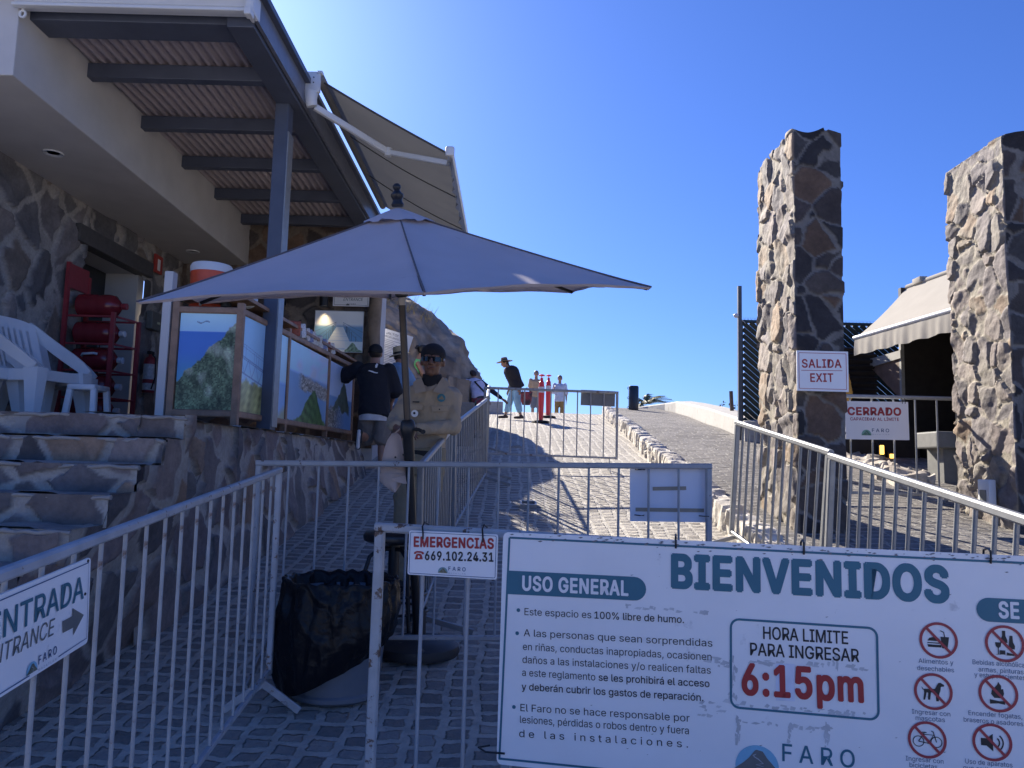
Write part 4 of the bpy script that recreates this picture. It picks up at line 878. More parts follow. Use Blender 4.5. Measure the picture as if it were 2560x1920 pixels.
# ================================================================ BIN
bn = thing('trash_bin', 'grey trash can lined with a shiny black plastic bag in front of the ramp barrier', 'bin', (-.82, 3.90, g(3.9)))
bx_, by_, bz_ = -.82, 3.90, g(3.9) - .015
mb = MB(); mb.lathe([(.0, .0), (.20, .0), (.215, .012), (.215, .03), (.205, .04), (.245, .50), (.235, .50), (.198, .05), (0, .05)], (bx_, by_, bz_), 40, fn=lambda a, h: 1 + .012 * (1 if int(a * 40 / 6.2832) % 5 == 0 else 0)); mb.build('can', M('blue_grey_plastic', (.13, .15, .18), .5, var=.06), bn, 40)
m_bag, nt, bs = nodes('black_bin_bag'); bs.inputs['Base Color'].default_value = (.010, .010, .012, 1); bs.inputs['Roughness'].default_value = .27; bs.inputs['Specular IOR Level'].default_value = .20
bump(nt, bs, noise(nt, 16, 3, .5, dist=2.0), .30, .02)
na = 240
V = []; F = []; nr = 56
for i in range(nr):
    s = i / (nr - 1)
    for k in range(na):
        a = 2 * math.pi * k / na
        fold = .5 + .5 * math.sin(a * 11 + 1.5 * math.sin(a * 3)) ; f2 = math.sin(a * 23 + 2 * math.sin(a * 5 + s * 3))
        low = .035 + .24 * (math.cos(a - .1) * .5 + .5) ** 1.4 + .010 * math.sin(a * 4 + 1)
        pl = math.sin(a * 17 + 2.2 * math.sin(a * 4)); tri = abs(((a * 2.7 + .4 * math.sin(a * 5)) % 1) - .5) * 2
        if s < .30:  q = s / .30; r = .195 + .052 * q + .010 * pl * (1 - q * .3); z = .26 + .285 * q + .008 * f2 * q
        elif s < .40: q = (s - .30) / .10; r = .247 + .024 * math.sin(q * math.pi / 2) + .004 * pl; z = .545 + .016 * math.sin(q * math.pi) - .004 * q + .006 * pl
        else:
            q = (s - .40) / .60; z = .54 + (low - .54) * q
            r = .271 + .034 * math.sin(q * math.pi * .8) + .012 * pl * math.exp(-q * 3.2) * min(1, q * 8) - .020 * max(0, .35 - abs(q - .2) * 1.6) * tri + .006 * f2 * q + .010 * math.sin(a * 3 + q * 7) * q - .030 * q ** 4 + .030 * math.cos(a - 3.0) * q * (1 - .4 * q)
        V.append((bx_ + r * math.cos(a), by_ + r * math.sin(a) * .96, bz_ + z))
V = np.array(V); nz0 = V - np.array((bx_, by_, 0)); nz0[:, 2] = 0; nz0 /= np.linalg.norm(nz0, axis=1)[:, None]
cre = (1 - np.clip(np.abs(fbm(V * (1, 1, .55), 501, 2.6, 3)), 0, 1)) ** 4 * .013 + (1 - np.clip(np.abs(fbm(V * (1, 1, .35), 502, 6.0, 2)), 0, 1)) ** 5 * .007
V = [tuple(q) for q in V + nz0 * cre[:, None]]
for i in range(nr - 1):
    for k in range(na): F.append((i * na + k, i * na + (k + 1) % na, (i + 1) * na + (k + 1) % na, (i + 1) * na + k))
F.append(tuple(range(na - 1, -1, -1)))
mesh_obj('bin_bag', V, F, m_bag, bn, 120)
# ================================================================ TERRACE FURNITURE
ZT_ = 1.78
# ticket counter with photo panels
ct = thing('ticket_counter', 'wooden ticket counter clad with printed photo panels along the terrace edge', 'counter', (-2.45, 8.3, ZT_))
mb = MB()
for x, y in ((-2.235, 6.22), (-2.235, 6.92), (-2.225, 7.52), (-2.205, 9.13), (-2.19, 10.5), (-2.76, 6.22)): mb.box((x, y, 2.30 + (y - 6.2) * .010), (.055, .055, 1.02 + (y - 6.2) * .02), ch=.004)
for z0, z1 in ((2.745, 2.835), (1.90, 1.93)):
    mb.bar((-2.235, 6.25, z0), (-2.19, 10.48, z1), .05, .055); mb.bar((-2.735, 6.22, z0), (-2.262, 6.22, z0), .05, .055)
mb.build('frame', m_wood, ct)
mb = MB(); mb.prism([(-2.73, 6.26), (-2.25, 6.26), (-2.21, 10.45), (-2.73, 10.45)], (0, 0, 1.96), (1, 0, 0), (0, 1, 0), .76); mb.build('carcass', M('dark_carcass', (.05, .04, .035), .8), ct)
mb = MB(); mb.prism([(-2.80, 6.18), (-2.20, 6.18), (-2.155, 10.55), (-2.80, 10.55)], (0, 0, 2.775), (1, 0, 0), (0, 1, .012), .03); mb.build('counter_top', m_wood, ct)
mb = MB(); mb.box((-2.84, 6.24, 2.42), (.07, .09, 1.28), ch=.004); mb.build('side_post', m_plaster, ct)
def sstep(a, b, x): t = np.clip((x - a) / (b - a + 1e-9), 0, 1); return t * t * (3 - 2 * t)
def n2(U, Vv, f, seed, o=4): return fbm(np.stack([U * 1.0, Vv * 1.0, np.zeros_like(U)], 1), seed, f, o)
def rnd(U, Vv, nx, ny, seed): t = np.random.default_rng(seed).random((nx + 1, ny + 1)); return t[(U * nx).astype(int), (np.clip(Vv, 0, 1) * ny).astype(int)]
def lay(c, col, m): m = np.clip(m, 0, 1)[:, None]; return c * (1 - m) + np.array(col)[None] * m
def pic_cliff(U, Vv):
    c = np.zeros((len(U), 3)) + (.22, .36, .62); c = lay(c, (.30, .44, .66), sstep(.75, 1, Vv)); c = lay(c, (.045, .12, .34), sstep(.802, .798, Vv)); c = lay(c, (.05, .17, .28), sstep(.62, .3, Vv))
    h = .30 + .62 * U ** 1.15 + .04 * n2(U, Vv, 3, 1) ; m = sstep(h + .01, h - .01, Vv); gr = np.array((.075, .105, .055))[None] * ((.35 + .9 * rnd(U, Vv, 44, 74, 61) * (.5 + rnd(U, Vv, 22, 37, 62))) * (1 + .5 * n2(U, Vv, 4, 2, 4)))[:, None]; gr = gr + np.array((.16, .16, .13))[None] * (np.clip(n2(U, Vv, 2.4, 5, 5) * 1.1 + (Vv - .55) * 1.6, 0, 1))[:, None]
    c = c * (1 - m[:, None]) + gr * m[:, None]; b = (np.abs(Vv - .90 - .01 * np.sin(U * 30)) < .006) & (U > .3) & (U < .52); c[b] = (.10, .14, .2); return c
def pic_bridge(U, Vv):
    c = np.zeros((len(U), 3)) + (.20, .34, .62); c = lay(c, (.26, .40, .60), sstep(.5, .3, Vv)); c = lay(c, np.array((.20, .21, .09)), sstep(.36, .30, Vv + .04 * n2(U, Vv, 3, 8)))
    c = c * (1 + np.where(Vv < .33, .45 * n2(U, Vv, 6, 9, 4), 0))[:, None]
    y0_ = .58 - .10 * U; d = (.10, .16, .27)
    for dy, w_ in ((0, .008), (-.02, .006), (-.17, .008), (.10, .003), (.13, .003)): c = lay(c, d, (np.abs(Vv - y0_ - dy) < w_) * .9)
    ph = (U * 7) % 1; q = (y0_ - Vv) / .17; z = np.where((U * 7).astype(int) % 2 == 0, ph, 1 - ph); c = lay(c, d, ((np.abs(q - z) < .07) & (q > 0) & (q < 1)) * .8); c = lay(c, d, ((((U * 12) % 1) < .07) & (Vv > y0_) & (Vv < y0_ + .13)) * .8); return c
def pic_sea(U, Vv):
    c = np.zeros((len(U), 3)) + (.24, .38, .64); c = lay(c, (.10, .22, .42), sstep(.46, .40, Vv)); c = lay(c, (.16, .20, .16), sstep(.16, .05, Vv + .05 * n2(U, Vv, 3, 4))); return c
def pic_harbour(U, Vv):
    c = np.zeros((len(U), 3)) + (.24, .38, .62); c = lay(c, (.30, .34, .42), sstep(-.1, .6, n2(U, Vv, 1.2, 14) + (Vv - .75) * 2)); c = lay(c, (.11, .20, .34), sstep(.66, .60, Vv + .02 * U))
    m = sstep(.05, .0, np.abs(Vv - .56 + .10 * U) - .07 + .02 * n2(U, Vv, 6, 15)) * sstep(.2, .35, U); t = np.clip(.05 + .34 * rnd(U, Vv, 70, 60, 16) * rnd(U, Vv, 33, 47, 17) + .10 * rnd(U, Vv, 25, 20, 19), .04, .6)[:, None] * np.array((1, .98, .92)); c = c * (1 - m[:, None]) + t * m[:, None]
    h = .46 * np.exp(-((U - .62) / .24) ** 2) + .10 * n2(U, Vv, 4, 17) * .4; m = sstep(h + .015, h - .015, Vv); gr = np.array((.045, .085, .03))[None] * (1 + .6 * n2(U, Vv, 9, 18, 4))[:, None]; return c * (1 - m[:, None]) + gr * m[:, None]
def pic_hill(U, Vv):
    c = np.zeros((len(U), 3)) + (.24, .31, .44); c = lay(c, (.07, .16, .32), sstep(.50, .47, Vv)); m = sstep(.0, .1, .34 - Vv + .10 * n2(U, Vv, 4, 21)) * sstep(.8, .2, U); t = np.clip(.03 + .40 * rnd(U, Vv, 60, 60, 22) * rnd(U, Vv, 27, 41, 23), .03, .5)[:, None] * np.array((1, .97, .9)); c = c * (1 - m[:, None]) + t * m[:, None]
    h = np.interp(U, [0, .2, .45, .62, .72, .86, 1], [.2, .30, .55, .78, .66, .42, .34]) + .02 * n2(U, Vv, 6, 23); m = sstep(h + .012, h - .012, Vv) * sstep(.26, .30, Vv + .05 * n2(U, Vv, 4, 29)) * sstep(.12, .2, U) * sstep(.92, .86, U); gr = np.array((.035, .055, .04))[None] * (1 + .55 * n2(U, Vv, 8, 24, 4))[:, None]; return c * (1 - m[:, None]) + gr * m[:, None]
def pic_pier(U, Vv):
    c = np.zeros((len(U), 3)) + (.46, .48, .50); c = lay(c, (.10, .20, .32), sstep(.70, .60, Vv)); c = lay(c, (.12, .26, .38), sstep(.5, .2, Vv) * .5)
    w_ = np.interp(Vv, [0, .62], [.34, .07]); cx = np.interp(Vv, [0, .62], [.50, .52]); m = (np.abs(U - cx) < w_) & (Vv < .62); c[m] = (.44, .52, .56); c[m & (((1 / (np.maximum(.70 - Vv, .03)) * 1.3) % 1) < .12)] = (.30, .38, .44)
    for sg in (-1, 1):
        top_ = np.interp(Vv, [.30, .70], [0, 0]); xe = cx + sg * w_; 
        for k_ in range(9):
            v0 = .62 * (1 - 1 / (1 + k_ * .35)) if k_ else .0; v0 = .62 - .62 / (1 + k_ * .55); x0 = np.interp(v0, [0, .62], [.50, .52]) + sg * np.interp(v0, [0, .62], [.36, .075]); hh = .34 * (1 - v0 / .70) + .05; mm = (np.abs(U - x0) < .006) & (Vv > v0) & (Vv < v0 + hh); c[mm] = (.06, .10, .15)
        for f_ in (1.0, .72, .45):
            yl = np.interp(np.abs(U - .51), [.07, .50], [.62 + .11 * f_, -.10 + .62 * f_ * .95]); mm = (np.abs(Vv - yl) < .007) & (np.sign(U - .51) == sg) & (np.abs(U - .51) > .07); c[mm] = (.08, .13, .19)
    m = (U > .64) & (Vv < .26); c[m] = (.42, .48, .52); q = m & (Vv < .04 + .19 * np.exp(-((U - .80) / .09) ** 2)); c[q] = np.array((.14, .20, .12)) * (1 + .6 * n2(U, Vv, 14, 33, 3)[q])[:, None]; return np.clip(c, .01, .9)
m_print = vcol_mat('photo_print', .32, .03, 4, 0)
def picture(name, O, u, v, nu, nv, fn, parent, t=.012):
    P, F = grid(O, u, v, nu, nv); s, q = np.meshgrid(np.linspace(0, 1, nu), np.linspace(0, 1, nv), indexing='ij')
    return mesh_obj(name, P, F, m_print, parent, col=np.clip(fn(s.ravel(), q.ravel()) * 2.0, .01, .95))
picture('photo_panel', (-2.725, 6.212, 1.93), (.46, 0, 0), (0, 0, .795), 90, 150, pic_cliff, ct)
for a, b, fn in ((6.25, 6.89, pic_bridge), (6.95, 7.49, pic_sea), (7.55, 9.10, pic_harbour), (9.16, 10.47, pic_hill)):
    xa, xb = -2.226 + (a - 6.2) * .0102, -2.226 + (b - 6.2) * .0102; za = 1.928 + (a - 6.2) * .006; zb = 1.928 + (b - 6.2) * .006
    n = int((b - a) * 130); picture('photo_panel', (xa, a, za), (xb - xa, b - a, zb - za), (0, 0, .80), n, 150, fn, ct)
# leaflets standing on the counter
rg = random.Random(5)
for i in range(12):
    y = 7.75 + i * .14 + rg.uniform(-.02, .02); c = rg.choice([(.6, .62, .66), (.62, .62, .6), (.45, .12, .08), (.2, .25, .45), (.6, .55, .5)])
    mb = MB(); mb.box((-2.24 + rg.uniform(-.02, .02), y, 2.86 + (y - 6.2) * .012), (.11, .09, .10 + .05 * rg.random()), Matrix.Rotation(rg.uniform(-.6, .6), 4, 'Z') @ Matrix.Rotation(.25, 4, 'X'), .006)
    o = mb.build('leaflet_stack', M('leaflet_print', c, .5, var=.3, scale=60)); tag(o, 'folded leaflets in a row on the ticket counter top below the pier photo', 'leaflets', 'leaflets on the ticket counter')
# orange drink cooler
co = thing('drink_cooler', 'orange drink cooler with a white lid on the counter corner', 'cooler', (-2.66, 6.62, 2.80))
mb = MB(); mb.lathe([(0, 0), (.155, 0), (.165, .01), (.168, .05), (.160, .07), (.172, .30), (.172, .345), (0, .345)], (-2.66, 6.62, 2.806), 36); mb.build('body', M('orange_plastic', (.62, .085, .03), .4, var=.05), co, 40)
mb = MB(); mb.lathe([(.176, .34), (.178, .39), (.165, .415), (.06, .425), (0, .425)], (-2.66, 6.62, 2.806), 36); mb.build('lid', m_whitepl, co, 40)
mb = MB(); mb.tube([(-2.66, 6.46, 2.86), (-2.66, 6.415, 2.86)], .018, 10); mb.tube([(-2.66, 6.425, 2.86), (-2.66, 6.42, 2.825)], .011, 8); mb.build('tap', m_whitepl, co, 40)
o = MB().tube([(-2.44, 6.42, 2.815), (-2.44, 6.42, 2.895)], .045, 16).tube([(-2.44, 6.42, 2.895), (-2.41, 6.38, 2.905)], [.03, .02], 10).build('black_cup', m_blackmet, None, 40); tag(o, 'small black cup standing beside the orange cooler', 'cup')
mb = MB(); mb.ell((-2.30, 6.55, 2.905), (.095, .02, .075), Matrix.Rotation(R(-14), 4, 'Z')); o = mb.build('serving_tray', m_whitepl, None, 60); tag(o, 'cream oval tray propped up on the counter next to the black cup', 'tray')
# framed pier photo and wall lamps on the end wall
ph = thing('pier_photo', 'wall mounted photo print of a white pier reaching out to sea', 'picture', (-2.50, 10.9, 3.10))
mb = MB(); mb.box((-2.505, 10.915, 3.388), (.70, .03, .60)); mb.build('backing', m_whitepl, ph)
picture('photo_print', (-2.848, 10.897, 3.098), (.688, 0, -.004), (-.0, 0, .58), 150, 130, pic_pier, ph)
m_glow, nt, bs = nodes('warm_lamp_glow'); bs.inputs['Emission Color'].default_value = (1, .72, .36, 1); bs.inputs['Emission Strength'].default_value = 6
for x in (-2.714, -3.313):
    wl = thing('wall_lamp', 'lit black cylinder downlight above the pier photo' if x > -3 else 'lit black cylinder downlight on the bare stone left of the pier photo', 'lamp', (x, 10.80, 3.73), 'cylinder downlights on the end wall')
    mb = MB(); mb.lathe([(.058, 0), (.062, .0), (.062, .24), (0, .24)], (x, 10.80, 3.73), 20); mb.box((x, 10.90, 3.87), (.05, .12, .05)); mb.build('housing', m_blackmet, wl, 40)
    mb = MB(); mb.lathe([(0, .006), (.054, .006)], (x, 10.80, 3.728), 20); mb.build('diffuser', m_glow, wl)
    ld = bpy.data.lights.new('wall_lamp_light', 'SPOT'); ld.energy = 5; ld.color = (1, .75, .42); ld.spot_size = R(80); ld.spot_blend = .7; ld.shadow_soft_size = .04
    lo = bpy.data.objects.new('wall_lamp_light', ld); COL.objects.link(lo); lo.parent = wl; lo.location = (0, .02, -.03)
# white plastic armchairs
def armchair(name, label, loc, rz, group):
    root = thing(name, label, 'chair', loc, group); Mx = Matrix.Translation(loc) @ Matrix.Rotation(rz, 4, 'Z')
    T = lambda p: Mx @ Vector(p)
    mb = MB(); V = []; F = []                      # local +x = front
    for i in range(13):
        for j in range(13):
            x = -.22 + .46 * i / 12; y = -.23 + .46 * j / 12; V.append(T((x, y, .445 - .03 * math.sin(math.pi * j / 12) * math.sin(math.pi * i / 12) + (.0 if i < 12 else -.03))))
    for i in range(12):
        for j in range(12): a = i * 13 + j; F.append((a, a + 13, a + 14, a + 1))
    mb.add(V, F); mb.build('seat', m_whitepl, root, 60)
    def bk(s, t): # s across -1..1, t up 0..1
        return T((-.22 - .20 * t - .03 * (s * s) * -1.6, s * (.22 + .02 * t - .05 * t ** 3), .42 + .50 * t - .05 * s * s * t))
    cols = [-1, -.86] + [q for k in range(7) for q in (-.69 + k * .23 - .045, -.69 + k * .23 + .045)][0:14] + [.86, 1]; rows = [0, .14, .3, .45, .6, .72, .84, .93, 1.0, 1.05]
    mb = MB(); nc = len(cols); vs = []; fs = []
    for off in (0, .014):
        for t in rows:
            for s_ in cols:
                tt = t - (.10 * abs(s_) ** 3 if t > .9 else 0); p = Vector((-.22 - .20 * tt + .05 * s_ * s_ - off, s_ * (.225 + .02 * tt), .42 + .50 * tt)); vs.append(T(p))
    for o_ in (0, 1):
        for i in range(len(rows) - 1):
            for j in range(nc - 1):
                slot = 2 <= j < nc - 2 and j % 2 == 0 and 1 <= i < 6
                if not slot:
                    a_ = o_ * nc * len(rows) + i * nc + j; q = (a_, a_ + 1, a_ + nc + 1, a_ + nc); fs.append(q if o_ == 0 else q[::-1])
    mb.add(vs, fs); mb.build('backrest', m_whitepl, root, 50)
    for sg in (-1, 1):
        mb = MB(); path = [(-.42, .205, .90), (-.37, .235, .855), (-.27, .26, .775), (-.13, .275, .685), (.02, .28, .60), (.14, .275, .53), (.25, .255, .455)]; vs = []
        for i, p in enumerate(path):
            w_ = .040 + .012 * math.sin(i * .5); d_ = Vector(path[min(i + 1, 6)]) - Vector(path[max(i - 1, 0)]); nn = Vector((-d_.z, 0, d_.x)).normalized(); 
            for u_, o_ in ((-w_, 0), (w_, .012), (w_, .028), (-w_, .016)): vs.append(T((p[0] + nn.x * u_, sg * (p[1] + o_), p[2] + nn.z * u_)))
        mb.add(vs, [(i * 4 + k, i * 4 + (k + 1) % 4, i * 4 + 4 + (k + 1) % 4, i * 4 + 4 + k) for i in range(6) for k in range(4)]); mb.build('armrest', m_whitepl, root, 50)
        for fx, lab in ((.21, 1), (-.22, -1)):
            mb = MB(); p0, p1 = T((fx, sg * .225, .46)), T((fx + .05 * lab, sg * .265, .0)); w0, w1 = .075, .038; vs = []
            for p, w_ in ((p0, w0), (p1, w1)): vs += [p + Mx.to_3x3() @ Vector((dx * w_, dy * w_ * .7, 0)) for dx, dy in ((-1, -1), (1, -1), (1, 1), (-1, 1))]
            mb.add(vs, [(0, 1, 5, 4), (1, 2, 6, 5), (2, 3, 7, 6), (3, 0, 4, 7), (3, 2, 1, 0), (4, 5, 6, 7)]); mb.build('leg', m_whitepl, root)
        mb = MB(); mb.bar(T((-.2, sg * .235, .405)), T((.22, sg * .235, .405)), .02, .10); mb.build('apron', m_whitepl, root)
    mb = MB(); mb.bar(T((.235, -.19, .405)), T((.235, .19, .405)), .02, .09); mb.build('front_apron', m_whitepl, root)
    return root
armchair('plastic_armchair', 'white plastic armchair cropped by the left edge of the photo', (-4.42, 6.25, ZT_), R(-18), 'white plastic armchairs on the terrace')
armchair('plastic_armchair', 'white plastic armchair with a full slatted back, second from the left edge', (-4.03, 6.52, ZT_), R(-16), 'white plastic armchairs on the terrace')
armchair('plastic_armchair', 'white plastic armchair mostly hidden directly behind the full slatted one', (-4.20, 6.93, ZT_), R(-16), 'white plastic armchairs on the terrace')
stl = thing('plastic_stool', 'low white plastic stool between the armchairs and the red jug rack', 'stool', (-3.62, 6.55, ZT_)); sx, sy = -3.63, 6.58
mb = MB(); mb.box((sx, sy, ZT_ + .33), (.24, .26, .05), ch=.015); mb.build('seat', m_whitepl, stl, 40)
for dx in (-1, 1):
    for dy in (-1, 1):
        mb = MB(); mb.bar((sx + dx * .10, sy + dy * .10, ZT_ + .315), (sx + dx * .125, sy + dy * .125, ZT_), .05, .045, (0, 1, 0)); mb.build('leg', m_whitepl, stl)
# red rack of water jugs
m_redst = M('red_painted_steel', (.30, .035, .045), .45, var=.1); m_jug, nt, bs = nodes('red_jug'); bs.inputs['Base Color'].default_value = (.20, .022, .03, 1); bs.inputs['Roughness'].default_value = .2
rk = thing('jug_rack', 'red steel rack holding a stack of red water jugs by the doorway', 'rack', (-4.50, 8.3, ZT_))
mb = MB()
for x, y, z1 in ((-4.80, 8.12, 3.60), (-4.80, 8.52, 3.52), (-4.27, 8.10, 3.06), (-4.20, 8.52, 3.03)): mb.box((x, y, (ZT_ + z1) / 2), (.04, .04, z1 - ZT_))
for z in (1.88, 2.14, 2.43, 2.72, 3.02):
    for a, b in (((-4.27, 8.13), (-4.20, 8.49)),): mb.bar((a[0], a[1], z), (b[0], b[1], z), .022, .022)
    for y in (8.14, 8.50): mb.bar((-4.79, y, z), (-4.24, y, z), .022, .022)
mb.build('frame', m_redst, rk)
mb = MB(); mb.box((-4.80, 8.32, 3.46), (.02, .36, .26)); mb.build('header_plate', m_redst, rk)
for i, z in enumerate((2.015, 2.275, 2.568, 2.86, 3.165)):
    jg = thing('water_jug', ['lowest red water jug lying in the red rack', 'red water jug lying second from the bottom of the red rack', 'middle red water jug lying in the red rack, with a pale handle', 'red water jug lying second from the top of the red rack', 'topmost red water jug lying on the red rack'][i], 'jug', (-4.5, 8.32, z - .135), 'red water jugs in the rack')
    mb = MB(); mb.lathe([(0, 0), (.10, .0), (.125, .02), (.128, .10), (.122, .12), (.128, .14), (.128, .22), (.122, .24), (.128, .26), (.128, .34), (.115, .40), (.06, .445), (.032, .46), (.030, .50), (0, .50)], (-4.77, 8.32, z), 28, (1, 0, 0)); mb.build('bottle', m_jug, jg, 40)
    mb = MB(); mb.lathe([(.034, .47), (.036, .475), (.036, .525), (0, .53)], (-4.77, 8.32, z), 18, (1, 0, 0)); mb.build('cap', m_whitepl if i < 4 else m_redst, jg, 40)
    if i == 2: mb = MB(); mb.tube([(-4.62, 8.185, z + .03), (-4.60, 8.16, z + .045), (-4.48, 8.16, z + .055), (-4.46, 8.185, z + .05)], .014, 8); mb.build('handle', m_whitepl, jg, 50)
# wall things near the doorway
fe = thing('fire_extinguisher', 'red fire extinguisher with a white label hanging on the dark stone wall', 'fire extinguisher', (-4.72, 9.96, 2.36))
mb = MB(); mb.lathe([(0, 0), (.068, .0), (.075, .012), (.075, .40), (.06, .45), (.025, .475), (.025, .50), (0, .50)], (-4.73, 9.97, 2.36), 22); mb.build('cylinder', m_redst, fe, 40)
mb = MB(); mb.lathe([(.0765, .17), (.0765, .37)], (-4.73, 9.97, 2.36), 22, fn=lambda a, h: 1.0); mb.v = [v for v in mb.v]; mb.lathe([(.0765, .03), (.0765, .12)], (-4.73, 9.97, 2.36), 22); mb.f = [f for f in mb.f if len(f) == 4]; mb.build('label_wrap', M('extinguisher_label', (.55, .55, .56), .5, var=.25, scale=30), fe, 40)
mb = MB(); mb.box((-4.72, 9.95, 2.88), (.05, .10, .04)); mb.tube([(-4.70, 9.93, 2.87), (-4.63, 9.90, 2.80), (-4.62, 9.90, 2.55), (-4.66, 9.90, 2.40)], .009, 8); mb.build('valve_hose', m_blackrub, fe, 50)
o = MB().box((-4.79, 10.11, 4.10), (.02, .22, .24)).build('fire_sign', M('red_sign', (.45, .05, .04), .5)); tag(o, 'small red fire sign with a white mark high on the stone wall', 'sign')
mb = MB(); mb.box((-4.776, 10.11, 4.09), (.006, .07, .15)); q = mb.build('white_mark', m_clean, o)
cb = thing('control_box', 'grey control box with a small light on the dark stone wall above the extinguisher', 'control box', (-4.78, 10.08, 3.2))
mb = MB(); mb.box((-4.77, 10.08, 3.32), (.08, .28, .24), ch=.01); mb.build('case', M('box_grey', (.16, .16, .15), .5), cb)
mb = MB(); mb.box((-4.726, 10.12, 3.30), (.008, .07, .03)); mb.build('status_light', M('pale_lens', (.6, .62, .45), .3), cb)
# ================================================================ RAMP THINGS
m_del = M('red_orange_plastic', (.72, .045, .05), .4, var=.04); m_band = M('reflective_white', (.62, .60, .62), .4)
for x, y, s, lab in ((.72, 18.6, 1.0, 'nearer red delineator post with a grey reflective band on the ramp'), (1.0, 20.9, 1.0, 'farther red delineator post half hidden behind the nearer one')):
    z = g(y); dp = thing('delineator_post', lab, 'post', (x, y, z), 'red delineator posts on the ramp')
    mb = MB(); mb.lathe([(.050, .03), (.056, .10), (.076, .72), (.076, .90), (.066, .905), (.060, 1.0), (.05, 1.01), (.035, 1.03), (.035, 1.10), (.012, 1.11), (.012, 1.14), (.075, 1.15), (.08, 1.165), (.04, 1.19), (0, 1.195)], (x, y, z), 24); mb.build('tube', m_del, dp, 40)
    mb = MB(); mb.lathe([(.0785, .74), (.0785, .88)], (x, y, z), 24); mb.f = [f for f in mb.f if len(f) == 4]; mb.build('reflective_band', m_band, dp, 60)
    mb = MB(); mb.lathe([(0, .0), (.21, .0), (.22, .02), (.21, .045), (.08, .06), (0, .06)], (x, y, z + .01), 8); mb.build('base', m_blackrub, dp)
cy = thing('upright_drum', 'dark blue black cylinder standing at the end of the parapet', 'cylinder', (3.50, 22.0, g(22) + path_h(22)))
mb = MB(); zc = g(22) + path_h(22); mb.lathe([(.14, 0), (.145, .02), (.145, .66), (.13, .69), (0, .70)], (3.50, 22, zc), 28); mb.build('drum', M('dark_navy_drum', (.016, .022, .035), .35), cy, 40)
mb = MB()
for z in (.06, .34, .62): mb.tube([(3.37 + .03 * math.cos(a * .7) - .03, 21.93, zc + z + .03 * math.sin(a * .7)) for a in range(10)], .008, 6)
mb.build('ring', m_blackmet, cy)
gr_ = []
for x, y, lab in ((.21, 8.42, 'nearer small metal drain grate set into the ramp cobbles'), (.10, 12.9, 'farther small drain grate uphill in the ramp cobbles beyond the gate')):
    mb = MB(); z = g(y) + .012; sl = (g(y + .1) - g(y - .1)) / .2; Rm = Matrix.Rotation(math.atan(sl), 4, 'X')
    for dx, dy, a, b in ((0, .09, .18, .025), (0, -.09, .18, .025), (.08, 0, .02, .16), (-.08, 0, .02, .16)): mb.box(Vector((x, y, z)) + Rm @ Vector((dx, dy, 0)), (a, b, .05), Rm)
    rt = thing('drain_grate', lab, 'drain', (x, y, z)); mb.build('rim', m_galv, rt); mb = MB(); mb.box(Vector((x, y, z + .002)), (.14, .155, .01), Rm); mb.build('pit', m_black, rt)
pl_ = MB().box((-.80, 13.0, g(13) + .32), (.34, .34, .80), ch=.01).build('plinth', M('grey_plinth', (.20, .20, .20), .8, bmp=.1)); tag(pl_, 'small grey plinth beside the stooping child', 'plinth')
# ================================================================ RIGHT SIDE: fence, kiosk, awning
lf = thing('louvre_fence', 'tall dark green louvred fence of slanting slats behind the pillars', 'fence', (5.1, 13.0, 2.0))
m_slat = M('dark_green_slat', (.020, .034, .034), .4, var=.15)
fx0, fx1, fz0, fz1 = 3.93, 6.6, 2.05, 4.08; mb = MB(); ang = R(-41); c_, s_ = math.cos(ang), math.sin(ang)
d = -4.0
while d < 4.0:
    px, pz = 5.2 + d * -s_ * 1.0, 3.0 + d * c_; t0, t1 = -9, 9
    for o_, dd, lo, hi in ((px, c_, fx0, fx1), (pz, s_, fz0, fz1)):
        a, b = (lo - o_) / dd, (hi - o_) / dd; t0, t1 = max(t0, min(a, b)), min(t1, max(a, b))
    if t1 - t0 > .03: mb.bar((px + c_ * t0, 13.0, pz + s_ * t0), (px + c_ * t1, 13.0, pz + s_ * t1), .07, .046, (0, 1, .8), .1)
    d += .083
mb.build('slats', m_slat, lf)
mb = MB(); mb.bar((fx0 - .03, 13, 4.10), (fx1, 13, 4.10), .06, .05); mb.box((fx0 - .02, 13, 3.05), (.03, .05, 2.1)); mb.bar((fx0, 13, 2.03), (fx1, 13, 2.03), .06, .05)
for x in (4.9, 5.9): mb.box((x, 13.06, 3.05), (.05, .05, 2.1))
mb.build('frame', m_slat, lf)
mb = MB()
for i in range(44):
    x = fx0 + .03 + i * .06
    for dx in (-.018, .018): mb.tube([(x, 13, 4.12), (x + dx, 13, 4.17)], .0022, 4)
mb.build('bird_spikes', m_galv, lf)
fp = thing('steel_post', 'thin dark steel post with a small floodlight beside the louvred fence', 'post', (3.84, 12.9, g(12.9)))
mb = MB(); mb.box((3.845, 12.9, (2.0 + 4.69) / 2), (.062, .062, 2.69)); mb.build('mast', M('grey_green_steel', (.08, .09, .10), .5), fp)
mb = MB(); mb.ell((3.775, 12.86, 4.17), (.045, .04, .04)); mb.tube([(3.79, 12.88, 4.16), (3.84, 12.9, 4.13)], .008, 6); mb.tube([(3.87, 12.9, 4.12), (3.96, 12.95, 4.06)], .006, 6); mb.build('floodlight', m_whitepl, fp, 50)
sk = MB().tube([(4.42, 15.4, g(15.4)), (4.43, 15.4, 2.7), (4.41, 15.4, 3.14)], [.045, .04, .038], 8).build('wooden_stake', M('grey_brown_wood', (.14, .10, .08), .8, var=.3), None, 40); tag(sk, 'short weathered wooden stake standing behind the parapet', 'stake')
